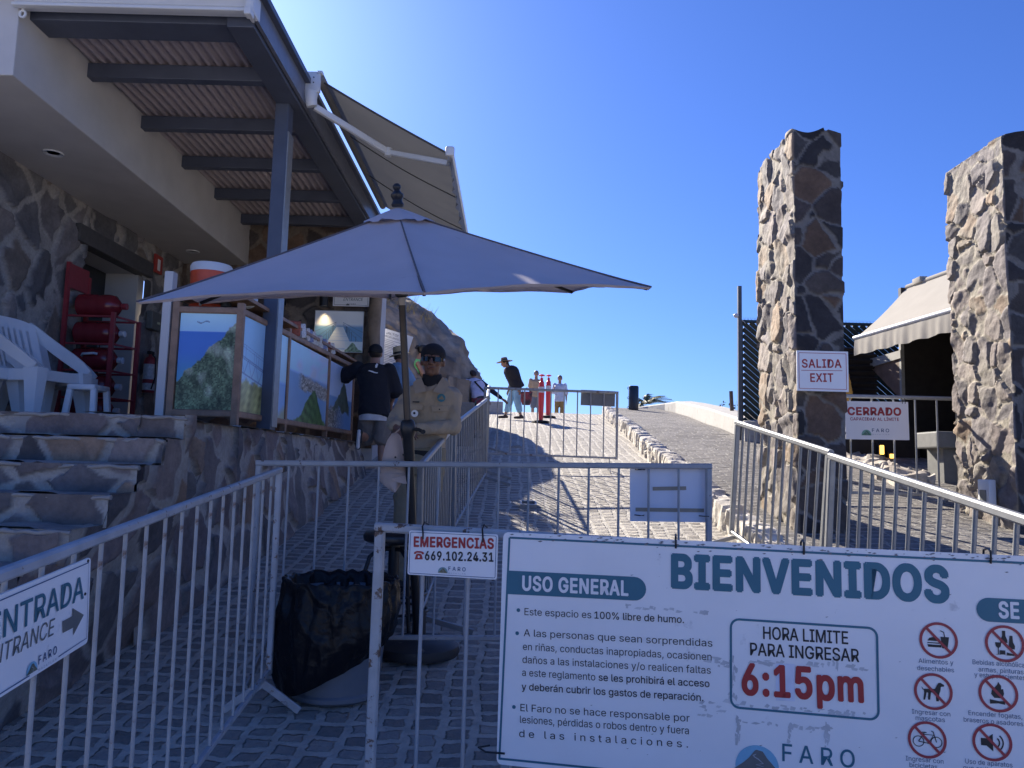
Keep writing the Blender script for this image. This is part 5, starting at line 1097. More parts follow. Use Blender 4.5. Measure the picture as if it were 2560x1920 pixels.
m_kd = M('black_brown_timber', (.022, .018, .016), .6, var=.3, scale=8); m_panel = M('brown_timber_panel', (.17, .115, .085), .65, var=.25, scale=7); m_kg = M('grey_trim', (.30, .30, .28), .6)
ki = thing('kiosk', 'dark timber kiosk in the shade of a beige awning behind the right pillar', 'kiosk', (6.5, 10.4, 1.3))
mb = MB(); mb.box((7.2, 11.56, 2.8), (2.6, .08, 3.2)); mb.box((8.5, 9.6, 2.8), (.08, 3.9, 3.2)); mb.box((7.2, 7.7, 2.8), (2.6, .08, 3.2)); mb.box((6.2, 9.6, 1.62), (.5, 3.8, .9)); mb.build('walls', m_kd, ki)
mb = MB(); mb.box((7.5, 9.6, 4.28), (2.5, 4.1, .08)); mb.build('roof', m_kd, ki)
mb = MB(); mb.box((5.885, 11.52, 2.75), (.05, .06, 2.7)); mb.prism([(12.65, 3.42), (11.45, 3.42), (11.45, 3.30), (12.4, 3.28)], (5.86, 0, 0), (0, 1, 0), (0, 0, 1), -.03); mb.build('trim', m_kg, ki)
mb = MB(); mb.prism([(12.5, 3.30), (11.55, 3.32), (11.55, 2.70)], (5.89, 0, 0), (0, 1, 0), (0, 0, 1), -.03); mb.build('timber_panel', m_panel, ki)
mb = MB()
for i in range(13): mb.box((5.35, 12.35, 2.42 + i * .095), (1.1, .03, .052), Matrix.Rotation(R(35), 4, 'X'))
mb.box((5.35, 12.45, 2.9), (1.1, .04, 1.3)); mb.build('slatted_screen', m_kd, ki)
mb = MB(); mb.box((5.32, 11.6, 1.75), (1.1, 1.1, .95)); mb.build('deck', m_kd, ki)
mb = MB(); mb.box((5.885, 9.4, 2.95), (.012, .14, .22)); mb.build('paper_tag', m_clean, ki)
m_beige = cloth_mat('beige_awning_cloth', (.41, .38, .33), .15, var=.05, scale=4, bmp=.15, bscale=200)
ka = thing('kiosk_awning', 'sloping beige awning with a hanging valance on the kiosk', 'awning', (5.3, 10.0, 3.6))
V = []; F = []; ya, yb = 7.2, 11.5; n = 40; m_ = 10
def kz(s, t): y = ya + (yb - ya) * t; xf = 5.30 - (11.5 - y) * -.11 - .11; return Vector((xf + .80 * s, y, 3.60 + .80 * s - .04 * math.sin(math.pi * s) + .004 * math.sin(t * 60) * (1 - s) ** 3))
for s in range(m_ + 1):
    for t in range(n + 1): V.append(kz(s / m_, t / n))
for s in range(m_):
    for t in range(n): a = s * (n + 1) + t; F.append((a, a + n + 1, a + n + 2, a + 1))
mesh_obj('awning_cloth', V, F, m_beige, ka, 180)
V = []; F = []
for t in range(121):
    p = kz(0, t / 120); w_ = .005 * math.sin(t * .55) + .004 * math.sin(t * 1.3 + math.sin(t * .2))
    V += [p + Vector((-.02, 0, -.03)), p + Vector((-.03 + w_, 0, -.15)), p + Vector((-.03 + w_ * 1.5, 0, -.275 + .006 * math.sin(t * .5)))]
for t in range(120): F += [(t * 3, t * 3 + 3, t * 3 + 4, t * 3 + 1), (t * 3 + 1, t * 3 + 4, t * 3 + 5, t * 3 + 2)]
mesh_obj('valance', V, F, m_beige, ka, 180)
mb = MB(); mb.tube([kz(0, 0) + Vector((-.01, 0, 0)), kz(0, 1) + Vector((-.01, .03, 0))], .032, 10); mb.build('front_bar', m_whitepl, ka, 40)
mb = MB(); mb.tube([kz(1, 0), kz(1, 1)], .04, 10); mb.box(kz(1, .93) + Vector((.0, 0, .03)), (.12, .22, .09), ch=.01); mb.build('roller', m_beige, ka, 40)
# low lit stone wall, lights, counter block, box on the pillar
a0, a1 = np.array((4.42, 8.80, 1.10)), np.array((4.72, 11.0, 1.45)); P, F, Nn = box_grid((0, 0, 0), (.38, 2.25, .42), .022)
V, C = stoneify(P, Nn, (.26, .26, .24), .035, [(.46, .42, .36), (.38, .34, .29), (.52, .48, .42)], (.48, .45, .40), .02, 91, .3)
V = V * 1.0; V[:, 0] += 4.42 + V[:, 1] * .135; V[:, 2] += 1.12 + V[:, 1] * .128; V[:, 1] += 8.8
o = mesh_obj('low_stone_wall', V, F, m_stone_rough, col=C, smooth=50); tag(o, 'low sunlit stone wall leading away between the two gate pillars', 'wall')
m_amb, nt, bs = nodes('amber_glow'); bs.inputs['Emission Color'].default_value = (1, .55, .10, 1); bs.inputs['Emission Strength'].default_value = 1.6; bs.inputs['Base Color'].default_value = (.6, .35, .1, 1)
for x, z, lab in ((5.29, 1.90, 'upper left of the two small lit amber lanterns beyond the closed sign'), (5.43, 1.78, 'lower right of the two small lit amber lanterns beyond the closed sign')):
    ln = thing('amber_lantern', lab, 'lantern', (x, 11.0, z - .08), 'amber lanterns below the kiosk'); mb = MB(); mb.box((x, 11.015, z), (.10, .06, .19), ch=.01); mb.build('case', m_blackmet, ln); mb = MB(); mb.box((x, 10.975, z), (.055, .03, .13), ch=.008); mb.build('lens', m_amb, ln)
cbk = MB().box((5.32, 9.35, 1.98), (.55, .5, .20), ch=.02).box((5.36, 9.4, 1.55), (.36, .36, .70)).build('counter_block', M('grey_counter', (.17, .17, .16), .7, bmp=.1)); tag(cbk, 'grey block topped counter in the shade beside the right pillar', 'counter')
wb = thing('white_box', 'white plastic outlet box low on the right gate pillar', 'box', (4.36, 7.05, 1.26))
mb = MB(); mb.box((4.345, 7.05, 1.395), (.07, .17, .27), ch=.012); mb.build('case', m_whitepl, wb, 40)
mb = MB(); mb.box((4.308, 7.05, 1.37), (.006, .09, .13)); mb.build('recess', m_greyp, wb)
# plants
m_leaf = M('dry_green_leaf', (.075, .105, .035), .6, var=.35, scale=3); m_twig = M('dry_twig', (.16, .13, .08), .8); m_palm = M('palm_frond', (.13, .145, .07), .55, var=.3, scale=2)
pa = thing('palm_tree', 'small wind blown palm top showing above the ramp crest by the cylinder', 'palm', (4.55, 26.5, g(26.5)))
rg = random.Random(2); cx, cy_, cz = 4.68, 26.5, 3.78
mb = MB(); mb.tube([(cx, cy_, g(26.5) - .2), (cx, cy_, cz - .1)], [.12, .10], 10); mb.build('trunk', m_twig, pa)
mb = MB()
for i in range(26):
    a = rg.uniform(0, 6.28); el = rg.uniform(.15, 1.35); L = rg.uniform(.6, .95); pts = []
    for k in range(7):
        t = k / 6; r = L * t * math.cos(el); pts.append(Vector((cx + r * math.cos(a) + .22 * t * t, cy_ + r * math.sin(a), cz + L * t * math.sin(el) * .75 - .32 * t * t)))
    mb.tube(pts, .008, 4)
    for k in range(1, 7):
        for q in range(3):
            p = pts[k - 1].lerp(pts[k], q / 3); dr = (pts[k] - pts[k - 1]).normalized(); sd_ = dr.cross(Vector((0, 0, 1))).normalized()
            for sg in (-1, 1):
                tip = p + dr * .12 + sd_ * sg * .15 + Vector((.05, 0, -.07)); mb.add([p - dr * .012, p + dr * .012, tip], [(0, 1, 2)])
mb.build('fronds', m_palm, pa)
def bush(name, label, cat, base, n, h, leaf, spread, seed, group=None, mleaf=None, leaves=9):
    rg = random.Random(seed); root = thing(name, label, cat, base, group); st_ = MB(); lf_ = MB()
    for i in range(n):
        a = rg.uniform(0, 6.28); r = rg.uniform(0, spread); top_ = Vector((base[0] + r * 1.5 * math.cos(a), base[1] + r * 1.5 * math.sin(a), base[2] + h * rg.uniform(.55, 1)))
        b0_ = Vector((base[0] + r * .3 * math.cos(a), base[1] + r * .3 * math.sin(a), base[2])); mid = b0_.lerp(top_, .5) + Vector((rg.uniform(-.05, .05), rg.uniform(-.05, .05), .05))
        st_.tube([b0_, mid, top_], [.008, .006, .003], 5)
        for k in range(leaves):
            t = rg.uniform(.3, 1); p = (b0_.lerp(mid, t * 2) if t < .5 else mid.lerp(top_, t * 2 - 1)); d_ = Vector((rg.gauss(0, 1), rg.gauss(0, 1), rg.gauss(.2, .7))).normalized(); s_ = d_.cross(Vector((rg.random(), rg.random(), rg.random()))).normalized() * leaf * .28
            lf_.add([p, p + d_ * leaf * .5 + s_, p + d_ * leaf, p + d_ * leaf * .5 - s_], [(0, 1, 2, 3)])
    st_.build('stems', m_twig, root); lf_.build('leaves', mleaf or m_leaf, root); return root
bush('shrub', 'leafy twig plant behind the parapet, left of its taller neighbour', 'plant', (4.62, 17.2, g(17.2) + .05), 7, .62, .07, .16, 4, 'twiggy plants behind the parapet')
bush('shrub', 'taller sparse twig plant behind the parapet next to the wooden stake', 'plant', (4.85, 16.6, g(16.6) + .05), 9, .98, .06, .26, 9, 'twiggy plants behind the parapet', leaves=7)
bush('shrub', 'green leafy bush growing on top of the rock outcrop', 'bush', (-2.75, 13.9, 4.72), 26, .75, .10, .42, 12, None, M('bright_leaf', (.11, .15, .035), .55, var=.4, scale=5), 14)
mb = MB(); rg = random.Random(6)
for i in range(170):
    x = rg.uniform(-2.9, -1.5); y = rg.uniform(13.6, 14.8); z = 4.78 - .42 * (x + 2.9) - .1; a = rg.uniform(-.8, 1.2); L = rg.uniform(.12, .42); mb.add([(x, y, z), (x + .012, y, z), (x + a * L * .6, y + rg.uniform(-.1, .1), z + L)], [(0, 1, 2)])
tag(mb.build('dry_grass', M('dry_grass', (.24, .19, .09), .8, var=.3)), 'dry grass along the crest of the rock outcrop', 'grass', kind='stuff')
# ================================================================ PEOPLE
SKIN1 = M('tan_skin', (.165, .085, .058), .5, var=.08, scale=20); SKIN2 = M('warm_skin', (.36, .20, .135), .5, var=.08, scale=20)
m_hair = M('dark_hair', (.018, .014, .012), .55, var=.3, scale=60)
def hand(mb, w, d, pn, s=1.0, curl=.35, spread=.5):
    """palm + five bent fingers; w wrist, d pointing direction, pn palm normal (fingers curl towards it)"""
    d = Vector(d).normalized(); pn = Vector(pn); pn = (pn - d * pn.dot(d)).normalized(); sd_ = d.cross(pn)
    for o_ in (-.024, -.008, .008, .024): mb.cap(w + sd_ * o_ * .7 * s, .016 * s, w + (d * .085 + sd_ * o_) * s, .012 * s, 8)
    for o_, L in ((-.030, .070), (-.010, .082), (.010, .078), (.029, .060)):
        p = w + (d * .085 + sd_ * o_) * s; dr = (d + sd_ * o_ * spread * 4).normalized()
        for k, l in enumerate((.46, .32, .22)):
            q = p + dr * L * l * 1.25 * s; mb.cap(p, (.0098 - .0012 * k) * s, q, (.0086 - .0012 * k) * s, 8); p = q; dr = (dr + pn * curl).normalized()
    p = w + (d * .030 - sd_ * .026) * s; q = p + (d * .035 - sd_ * .028 + pn * .014) * s; mb.cap(p, .014 * s, q, .011 * s, 8); mb.cap(q, .011 * s, q + (d * .030 - sd_ * .004 + pn * .012) * s, .009 * s, 8)
def head(mb, c, f, up, s=1.0):
    """face direction f, up vector"""
    f = Vector(f).normalized(); up = Vector(up); up = (up - f * up.dot(f)).normalized(); x = f.cross(up) * -1; Mx = Matrix((x, f, up)).transposed()
    P = lambda a, b, z: Vector(c) + (x * a + f * b + up * z) * s
    mb.ell(P(0, -.010, .022), (.076 * s, .096 * s, .098 * s), Mx, 20, 14); mb.ell(P(0, .022, -.040), (.058 * s, .066 * s, .075 * s), Mx, 18, 12)
    mb.ell(P(0, .052, -.088), (.030 * s, .026 * s, .024 * s), Mx)                                    # chin
    mb.cap(P(0, .084, .018), .010 * s, P(0, .106, -.024), .015 * s); 
    for sg in (-1, 1):
        mb.ell(P(sg * .014, .094, -.028), (.010 * s, .010 * s, .009 * s), Mx); mb.ell(P(sg * .079, -.012, -.004), (.012 * s, .024 * s, .034 * s), Mx); mb.ell(P(sg * .040, .064, -.022), (.024 * s, .022 * s, .022 * s), Mx); mb.cap(P(sg * .014, .088, .028), .010 * s, P(sg * .048, .074, .028), .009 * s)
    mb.cap(P(-.022, .082, -.056), .0085 * s, P(.022, .082, -.056), .0085 * s)
    return P, Mx
def person(label, base, face, H, J, cloth, skin=SKIN2, group=None, v=.0125, headf=None, hup=(0, 0, 1), curl=.4, bare_arm=.5, fat=1.0):
    """J: local joint overrides (x right in the photo when facing the camera, -y forward), metres; returns root, world joint dict"""
    k = H / 1.72; base = Vector(base); Rz = Matrix.Rotation(face, 3, 'Z'); W = lambda p: base + Rz @ Vector(p)
    D = dict(pelvis=(0, 0, .92 * k), waist=(0, .0, 1.06 * k), chest=(0, .0, 1.27 * k), nb=(0, .01, 1.44 * k), neck=(0, 0, 1.50 * k), head=(0, -.02, 1.615 * k), top=None)
    for sg, n in ((-1, 'L'), (1, 'R')):
        D['sh' + n] = (sg * .185 * k, .0, 1.40 * k); D['el' + n] = (sg * .235 * k, .03, 1.10 * k); D['wr' + n] = (sg * .235 * k, -.05, .86 * k); D['hip' + n] = (sg * .09 * k, 0, .90 * k); D['kn' + n] = (sg * .10 * k, -.01, .49 * k); D['an' + n] = (sg * .10 * k, .02, .08 * k)
    D.update(J); Q = {a: W(b) for a, b in D.items() if b is not None}
    root = thing('person', label, 'person', base, group)
    fwd = Rz @ Vector((0, -1, 0)); hf = (Rz @ Vector(headf)) if headf else fwd
    xs = (Q['shR'] - Q['shL']).normalized()
    body = MB(); P, Mx = head(body, Q['head'], hf, hup, k)
    body.cap(Q['nb'], .060 * k, Q['head'] - Vector(hup) * .05 * k - hf * .01, .054 * k)
    def torso(mb, e, top=True, bot=0.0):
        sp = (Q['nb'] - Q['pelvis']).normalized(); yx = xs.cross(sp).normalized(); rr = []
        pe = Q['pelvis'] - sp * bot
        for c, rx, ry in ((pe - sp * .05 * k, .150, .110), (pe, .160, .118), (Q['waist'], .148, .108), (Q['waist'].lerp(Q['chest'], .5), .158, .114), (Q['chest'], .176, .122), (Q['chest'].lerp(Q['nb'], .55), .180, .112), (Q['nb'] - sp * .035 * k, .135, .085), (Q['nb'], .075, .065)):
            rr.append((c, (rx * fat) * k + e, (ry * fat) * k + e, xs, yx))
        mb.loft(rr, 24)
    torso(body, -.038 if any(c[0] in ('shirt', 'long_sleeve_shirt') for c in cloth) else -.006)
    for n in 'LR':
        body.cap(Q['sh' + n], .052 * k, Q['el' + n], .042 * k); body.cap(Q['el' + n], .041 * k, Q['wr' + n], .028 * k)
        dd = (Q['wr' + n] - Q['el' + n]).normalized(); hd = J.get('hd' + n); dd = Rz @ Vector(hd) if hd else dd
        hand(body, Q['wr' + n] + dd * .01, dd, (Rz @ Vector(J['pn' + n])) if J.get('pn' + n) else (Q['pelvis'] - Q['wr' + n]), k, curl)
        body.cap(Q['hip' + n], .082 * k, Q['kn' + n], .056 * k); body.cap(Q['kn' + n], .054 * k, Q['kn' + n].lerp(Q['an' + n], .35), .056 * k); body.cap(Q['kn' + n].lerp(Q['an' + n], .35), .056 * k, Q['an' + n], .036 * k)
    vox(body, v * .72, 2).build('body', skin, root, 180)
    for part, mat, o in cloth:
        mb = MB()
        if part in ('shirt', 'long_sleeve_shirt', 'tank_top', 'jacket'):
            torso(mb, o.get('e', .012), bot=o.get('hem', .0) * k)
            if part != 'tank_top':
                for n in 'LR':
                    a, b, c = Q['sh' + n], Q['el' + n], Q['wr' + n]; e = o.get('se', .012)
                    if part in ('long_sleeve_shirt', 'jacket'): mb.cap(a, .064 * k + e, b, .050 * k + e * .7); mb.cap(b, .050 * k + e * .8, b.lerp(c, .93), .036 * k + e)
                    else: mb.cap(a, .062 * k + e, a.lerp(b, o.get('sl', .75)), .058 * k + e * 1.6)
            vox(mb, v, 3, o.get('wr', .012), o.get('wf', 5), o.get('ws', 3)).build(part, mat, root, 180)
        elif part in ('trousers', 'shorts'):
            sp = (Q['nb'] - Q['pelvis']).normalized(); yx = xs.cross(sp).normalized(); e = o.get('e', .012)
            mb.loft([(Q['pelvis'] - sp * .10 * k, .130 * k + e, .115 * k + e, xs, yx), (Q['pelvis'], .163 * k * fat + e, .125 * k * fat + e, xs, yx), (Q['pelvis'] + sp * .10 * k, .150 * k * fat + e, .112 * k * fat + e, xs, yx)], 24)
            for n in 'LR':
                L = o.get('len', .95); h_, kn, an = Q['hip' + n], Q['kn' + n], Q['an' + n]
                if part == 'shorts': mb.cap(h_, .088 * k + e, h_.lerp(kn, L), .074 * k + e * 2)
                else: mb.cap(h_, .086 * k + e, kn, .062 * k + e * 1.2); mb.cap(kn, .062 * k + e * 1.2, kn.lerp(an, L), .048 * k + e * 1.4)
            vox(mb, v, 3, o.get('wr', .012), o.get('wf', 5), o.get('ws', 3)).build(part, mat, root, 180)
        elif part == 'shoe':
            for n in 'LR':
                mb = MB(); a = Q['an' + n]; t = J.get('toe' + n); t = Rz @ Vector(t) if t else (fwd * .17 + Vector((0, 0, -.045))); t = t * k
                hl = a - t.normalized() * .05 * k + Vector((0, 0, -.045 * k)) if not J.get('toe' + n) else a - t.normalized() * .02 * k
                mb.cap(hl, .036 * k, a + t * .55 + (Vector((0, 0, -.015 * k)) if not J.get('toe' + n) else Vector((0, 0, 0))), .042 * k); mb.cap(a + t * .55 + (Vector((0, 0, -.015 * k)) if not J.get('toe' + n) else Vector((0, 0, 0))), .042 * k, a + t, .033 * k); mb.cap(a + Vector((0, 0, .01)), .046 * k, hl, .04 * k)
                sh = vox(mb, .010, 2).build('shoe', mat, root, 180)
                if o.get('sole'):
                    m2 = MB(); u_ = Vector((0, 0, -1)) if not J.get('toe' + n) else t.normalized().cross(xs).normalized() * (-1 if t.normalized().cross(xs).z > 0 else 1)
                    u_ = o['sole_dir'] if J.get('toe' + n) and o.get('sole_dir') else u_
                    m2.cap(hl + u_ * .028 * k, .024 * k, a + t + u_ * .02 * k, .024 * k); m2.build('sole', o['sole'], sh, 180)
        elif part == 'hair':
            mb.ell(P(0, -.022, .032), (.086 * k, .098 * k, .100 * k), Mx, 20, 14)
            if o.get('long'): 
                for i in range(5): mb.cap(P((i - 2) * .022, -.075, .02), .035 * k, P((i - 2) * .018, -.085, -.04 - o['long']), .022 * k)
            mb2 = vox(mb, .009, 2); mb2.build('hair', mat, root, 180)
            if o.get('tail'): m2 = MB(); m2.tube([P(0, -.10, .05), P(0, -.15, .04), P(0.0, -.17, -.03), P(0, -.16, -.13)], [.022, .03, .028, .008], 10); m2.build('ponytail', mat, root, 60)
        elif part == 'cap':
            V_ = []; mb.lathe([(.101, -.03), (.103, .01), (.097, .05), (.075, .085), (.035, .104), (0, .108)], P(0, -.012, .030), 24, hup, sx=.86, sy=1.0)
            if o.get('round'): mb = MB(); mb.ell(P(0, -.014, .045), (.091 * k, .108 * k, .088 * k), Mx, 24, 14)
            cp = mb.build('cap', mat, root, 60)
            if o.get('brim', 0): m2 = MB(); b = o['brim']; pts = [P(x_, .075 + .075 * math.cos(x_ * 17) * abs(b), .028) if b > 0 else P(x_, -.075 - .07 * math.cos(x_ * 17), .01) for x_ in np.linspace(-.085, .085, 13)]; pts2 = [P(x_, (.05 if b > 0 else -.06), .034) for x_ in np.linspace(.088, -.088, 13)]; m2.add(pts + pts2, [tuple(range(26))]); m2.add([p + Vector((0, 0, -.004)) for p in pts + pts2], [tuple(range(25, -1, -1))]); m2.build('brim', mat, cp)
        elif part == 'brim_hat':
            t_ = o.get('tilt', (0, 0, 1)); bw = o.get('bw', .17); cr_ = o.get('crown', .11)
            mb.lathe([(.088, .0), (.090, .0), (.086, cr_ * .6), (.074, cr_), (.05, cr_ + .006), (.03, cr_ - .018), (0, cr_ - .02)], P(0, -.012, .062), 28, t_); h1 = mb.build('hat', mat, root, 50)
            m2 = MB(); m2.lathe([(.086, .0), (.12, -.006), (bw, -.018), (bw, -.012), (.12, .0), (.086, .008)], P(0, -.012, .062), 32, t_, fn=lambda a, h: 1 + o.get('wav', 0) * math.sin(3 * a)); m2.build('brim', o.get('bm', mat), h1, 60)
            m2 = MB(); m2.lathe([(.0915, .006), (.0905, .034)], P(0, -.012, .062), 28, t_); m2.f = [f for f in m2.f if len(f) == 4]; m2.build('band', o.get('band', m_tie), h1, 60)
    return root, Q, P, Mx, W
# ---- the guard leaning on the barrier
m_khaki = M('khaki_shirt', (.40, .315, .22), .85, var=.10, scale=6, bmp=.9, bscale=9); m_khaki2 = M('khaki_trousers', (.28, .23, .15), .85, var=.10, scale=6, bmp=.7, bscale=10)
bz0 = g(5.5); gb_ = (-.685, 5.56, bz0)
def L(x, y, z): return (x + .685, y - 5.56, z - bz0)
Jg = dict(pelvis=L(-.655, 5.74, 1.56), waist=L(-.640, 5.76, 1.72), chest=L(-.605, 5.77, 1.95), nb=L(-.600, 5.75, 2.155), head=L(-.598, 5.71, 2.305), shL=L(-.752, 5.78, 2.055), shR=L(-.448, 5.79, 2.055), elL=L(-.850, 5.62, 1.84), wrL=L(-.815, 5.44, 1.795), elR=L(-.425, 5.70, 1.815), wrR=L(-.665, 5.46, 1.785),
          hipL=L(-.735, 5.74, 1.54), hipR=L(-.585, 5.75, 1.54), knL=L(-.755, 5.62, 1.09), knR=L(-.62, 5.66, 1.09), anL=L(-.755, 5.56, bz0 + .085), anR=L(-.63, 5.60, bz0 + .09), hdL=(.75, -.35, -.25), hdR=(-.9, -.2, -.12), pnL=(.2, .3, -.9), pnR=(-.1, .2, -.9))
gr, Q, P, Mx, W = person('guard in khaki shirt and black cap leaning on the barrier beside the umbrella pole', gb_, 0.0, 1.80, Jg,
    [('long_sleeve_shirt', m_khaki, dict(e=.006, se=.006, wr=.012, wf=8, ws=14)), ('trousers', m_khaki2, dict(e=.016, wr=.016)), ('shoe', m_blackrub, {}), ('cap', M('black_cap_cloth', (.012, .012, .016), .85), dict(round=1))], SKIN1, None, .0105, hup=(.03, 0, 1), curl=.55)
mb = MB(); mb.lathe([(.150, -.022), (.168, -.022), (.168, .022), (.150, .022)], Q['pelvis'] + Vector((0, 0, .055)), 28, (.05, 0, 1), sy=.80); bl = mb.build('belt', m_blackrub, gr, 40)
mb = MB(); mb.loft([(Q['nb'] + Vector((0, -.005, -.05)), .105, .09, (1, 0, 0), (0, 1, 0)), (Q['nb'] + Vector((0, -.012, .01)), .078, .075, (1, 0, 0), (0, 1, 0)), (Q['nb'] + Vector((0, -.02, .055)), .070, .072, (1, 0, 0), (0, 1, .2))], 24); mb.build('neck_gaiter', M('black_gaiter', (.012, .013, .018), .9), gr, 60)
mb = MB()
for sg in (-1, 1):
    a = Q['nb']; mb.add([a + Vector((sg * .022, -.145, -.085)), a + Vector((sg * .105, -.145, -.105)), a + Vector((sg * .135, -.075, -.02)), a + Vector((sg * .11, .01, .03)), a + Vector((sg * .080, -.055, .03))], [(0, 1, 2, 4), (2, 3, 4)] if sg > 0 else [(4, 2, 1, 0), (4, 3, 2)])
mb.build('collar', m_khaki, gr)
m_lens = M('dark_lens', (.006, .007, .010), .12, var=0)
mb = MB(); pts = []
for i in range(17):
    a = R(-78 + 156 * i / 16); pts.append((a, .0))
V = []; F = []
for i, (a, _) in enumerate(pts):
    for z in (-.013, .014):
        br_ = .010 * (math.cos(a * 3) if abs(a) < .5 else 0); zz = z - (.010 * (1 - abs(a) / 1.36) if z < 0 else 0) + (.012 if z < 0 and abs(a) < .12 else 0); V.append(P(.080 * math.sin(a), .012 + .086 * math.cos(a), .008 + zz))
for i in range(16): F.append((2 * i, 2 * i + 1, 2 * i + 3, 2 * i + 2))
sg_ = mesh_obj('sunglasses', V, F, m_lens, gr, 60)
mb = MB()
for s_ in (-1, 1): mb.bar(P(s_ * .080, .025, .014), P(s_ * .084, -.03, .010), .006, .016)
mb.build('temple_arm', M('grey_temple', (.30, .30, .32), .3), sg_)
mb = MB(); mb.ell(P(0, .0865, -.056), (.022, .006, .006), Mx); mb.build('mouth', M('lip_tone', (.16, .06, .05), .5), gr, 60)
def onchest(x, z, r, name, mat, n=16, dy=-.158): 
    m_ = MB(); m_.lathe([(0, 0), (r, 0), (r, .005), (0, .006)], (x, Q['chest'].y + dy, z), n, (0, -1, .0)); return m_.build(name, mat, gr, 40)
lg = onchest(-.515, 2.025, .030, 'shirt_emblem', M('teal_patch', (.05, .20, .27), .7), 20, -.150); 
mb = MB(); mb.prism([(-.024, -.012), (.024, -.012), (.004, .016)], (-.515, Q['chest'].y - .158, 2.025), (1, 0, 0), (0, 0, 1), -.003); mb.build('emblem_hill', m_khaki2, lg)
wh = onchest(-.706, 1.905, .026, 'round_badge', m_clean, 20, -.150); mb = MB(); mb.lathe([(0, 0), (.009, 0), (.009, .002), (0, .002)], (-.708, Q['chest'].y - .158, 1.907), 12, (0, -1, 0)); mb.build('badge_centre', m_black, wh)
mb = MB(); mb.box((-.525, Q['chest'].y - .148, 1.945), (.12, .008, .045), Matrix.Rotation(R(-3), 4, 'Y'), .003); mb.build('pocket_flap', m_khaki, gr)
mb = MB(); mb.box((-.70, Q['chest'].y - .146, 1.952), (.10, .008, .040), None, .003); mb.build('pocket_flap', m_khaki, gr)
mb = MB(); mb.lathe([(0, 0), (.005, 0), (.005, .003), (0, .003)], (-.525, Q['chest'].y - .155, 1.94), 8, (0, -1, 0)); mb.box((-.70, Q['chest'].y - .150, 1.99), (.05, .004, .010)); mb.build('button', m_black, gr)
# ---- man in black shirt leaning on the counter, one foot up behind him
m_blk = M('black_tee', (.012, .013, .020), .85, bmp=.3, bscale=18); m_shorts = M('grey_tan_shorts', (.20, .175, .155), .85, bmp=.3, bscale=20); m_sole = M('white_sole', (.6, .6, .6), .6)
z0 = g(9.65); B = (-1.66, 9.60, z0)
J = dict(pelvis=(-.05, .0, .92), waist=(-.06, -.02, 1.06), chest=(-.10, -.08, 1.27), nb=(-.10, -.14, 1.43), head=(-.10, -.19, 1.585), shR=(.10, -.10, 1.37), shL=(-.30, -.10, 1.385), elL=(-.50, -.26, 1.30), wrL=(-.70, -.40, 1.34), elR=(.17, -.16, 1.10), wrR=(.10, -.34, .97),
         hipL=(-.14, .0, .90), hipR=(.04, 0, .90), knL=(-.16, -.10, .50), anL=(-.16, .33, .55), toeL=(0, .04, -.17), knR=(.06, -.02, .48), anR=(.075, .02, .085))
# local frame is turned so that he faces up the ramp: mirror x by facing away
J = {a: ((-b[0], b[1], b[2]) if b is not None else None) for a, b in J.items()}
sw = {}
for a, b in J.items(): sw[a[:-1] + {'L': 'R', 'R': 'L'}[a[-1]] if a[-1] in 'LR' else a] = b
bm_, Q2, P2, Mx2, W2 = person('man in black shirt and grey shorts leaning on the counter, one foot raised', B, math.pi, 1.72, sw,
    [('shirt', m_blk, dict(e=.045, se=.03, sl=.95, hem=.12)), ('shorts', m_shorts, dict(e=.020, len=.95)), ('shoe', m_blackrub, dict(sole=m_sole, sole_dir=Vector((0, -1, 0)))), ('hair', m_hair, {}), ('cap', M('black_cap', (.010, .011, .014), .8), dict(round=1, brim=-1))], SKIN2, None, .0125)
mb = MB(); mb.loft([(Q2['pelvis'] - Vector((0, 0, .20)), .185, .16, (1, 0, 0), (0, 1, 0)), (Q2['pelvis'] - Vector((0, 0, .12)), .19, .165, (1, 0, 0), (0, 1, 0))], 28); mb.build('undershirt_hem', M('white_cotton', (.62, .62, .64), .9), bm_, 60)
mb = MB(); yb_ = Q2['chest'].y - .182
mb.prism([(0, 0), (.02, .0), (.028, .05), (.008, .06), (-.006, .03)], (Q2['nb'].x + .05, yb_ + .03, Q2['nb'].z - .05), (1, 0, 0), (0, .6, 1), -.002)
mb.prism([(-.03, .022), (.0, .014), (.05, -.004), (.09, -.008), (.10, .004), (.06, .008), (.03, .022), (-.01, .030)], (Q2['nb'].x - .01, yb_ + .015, Q2['nb'].z - .115), (1, 0, 0), (0, .3, 1), -.002); mb.build('shirt_print', m_clean, bm_)
mb = MB(); mb.tube([Q2['wrL' if Q2['wrL'].x > Q2['wrR'].x else 'wrR'] + Vector((.028 * math.cos(a * .5236), 0.02, .03 * math.sin(a * .5236))) for a in range(13)], .010, 6, cap=False); mb.build('wristwatch', m_clean, bm_, 60)
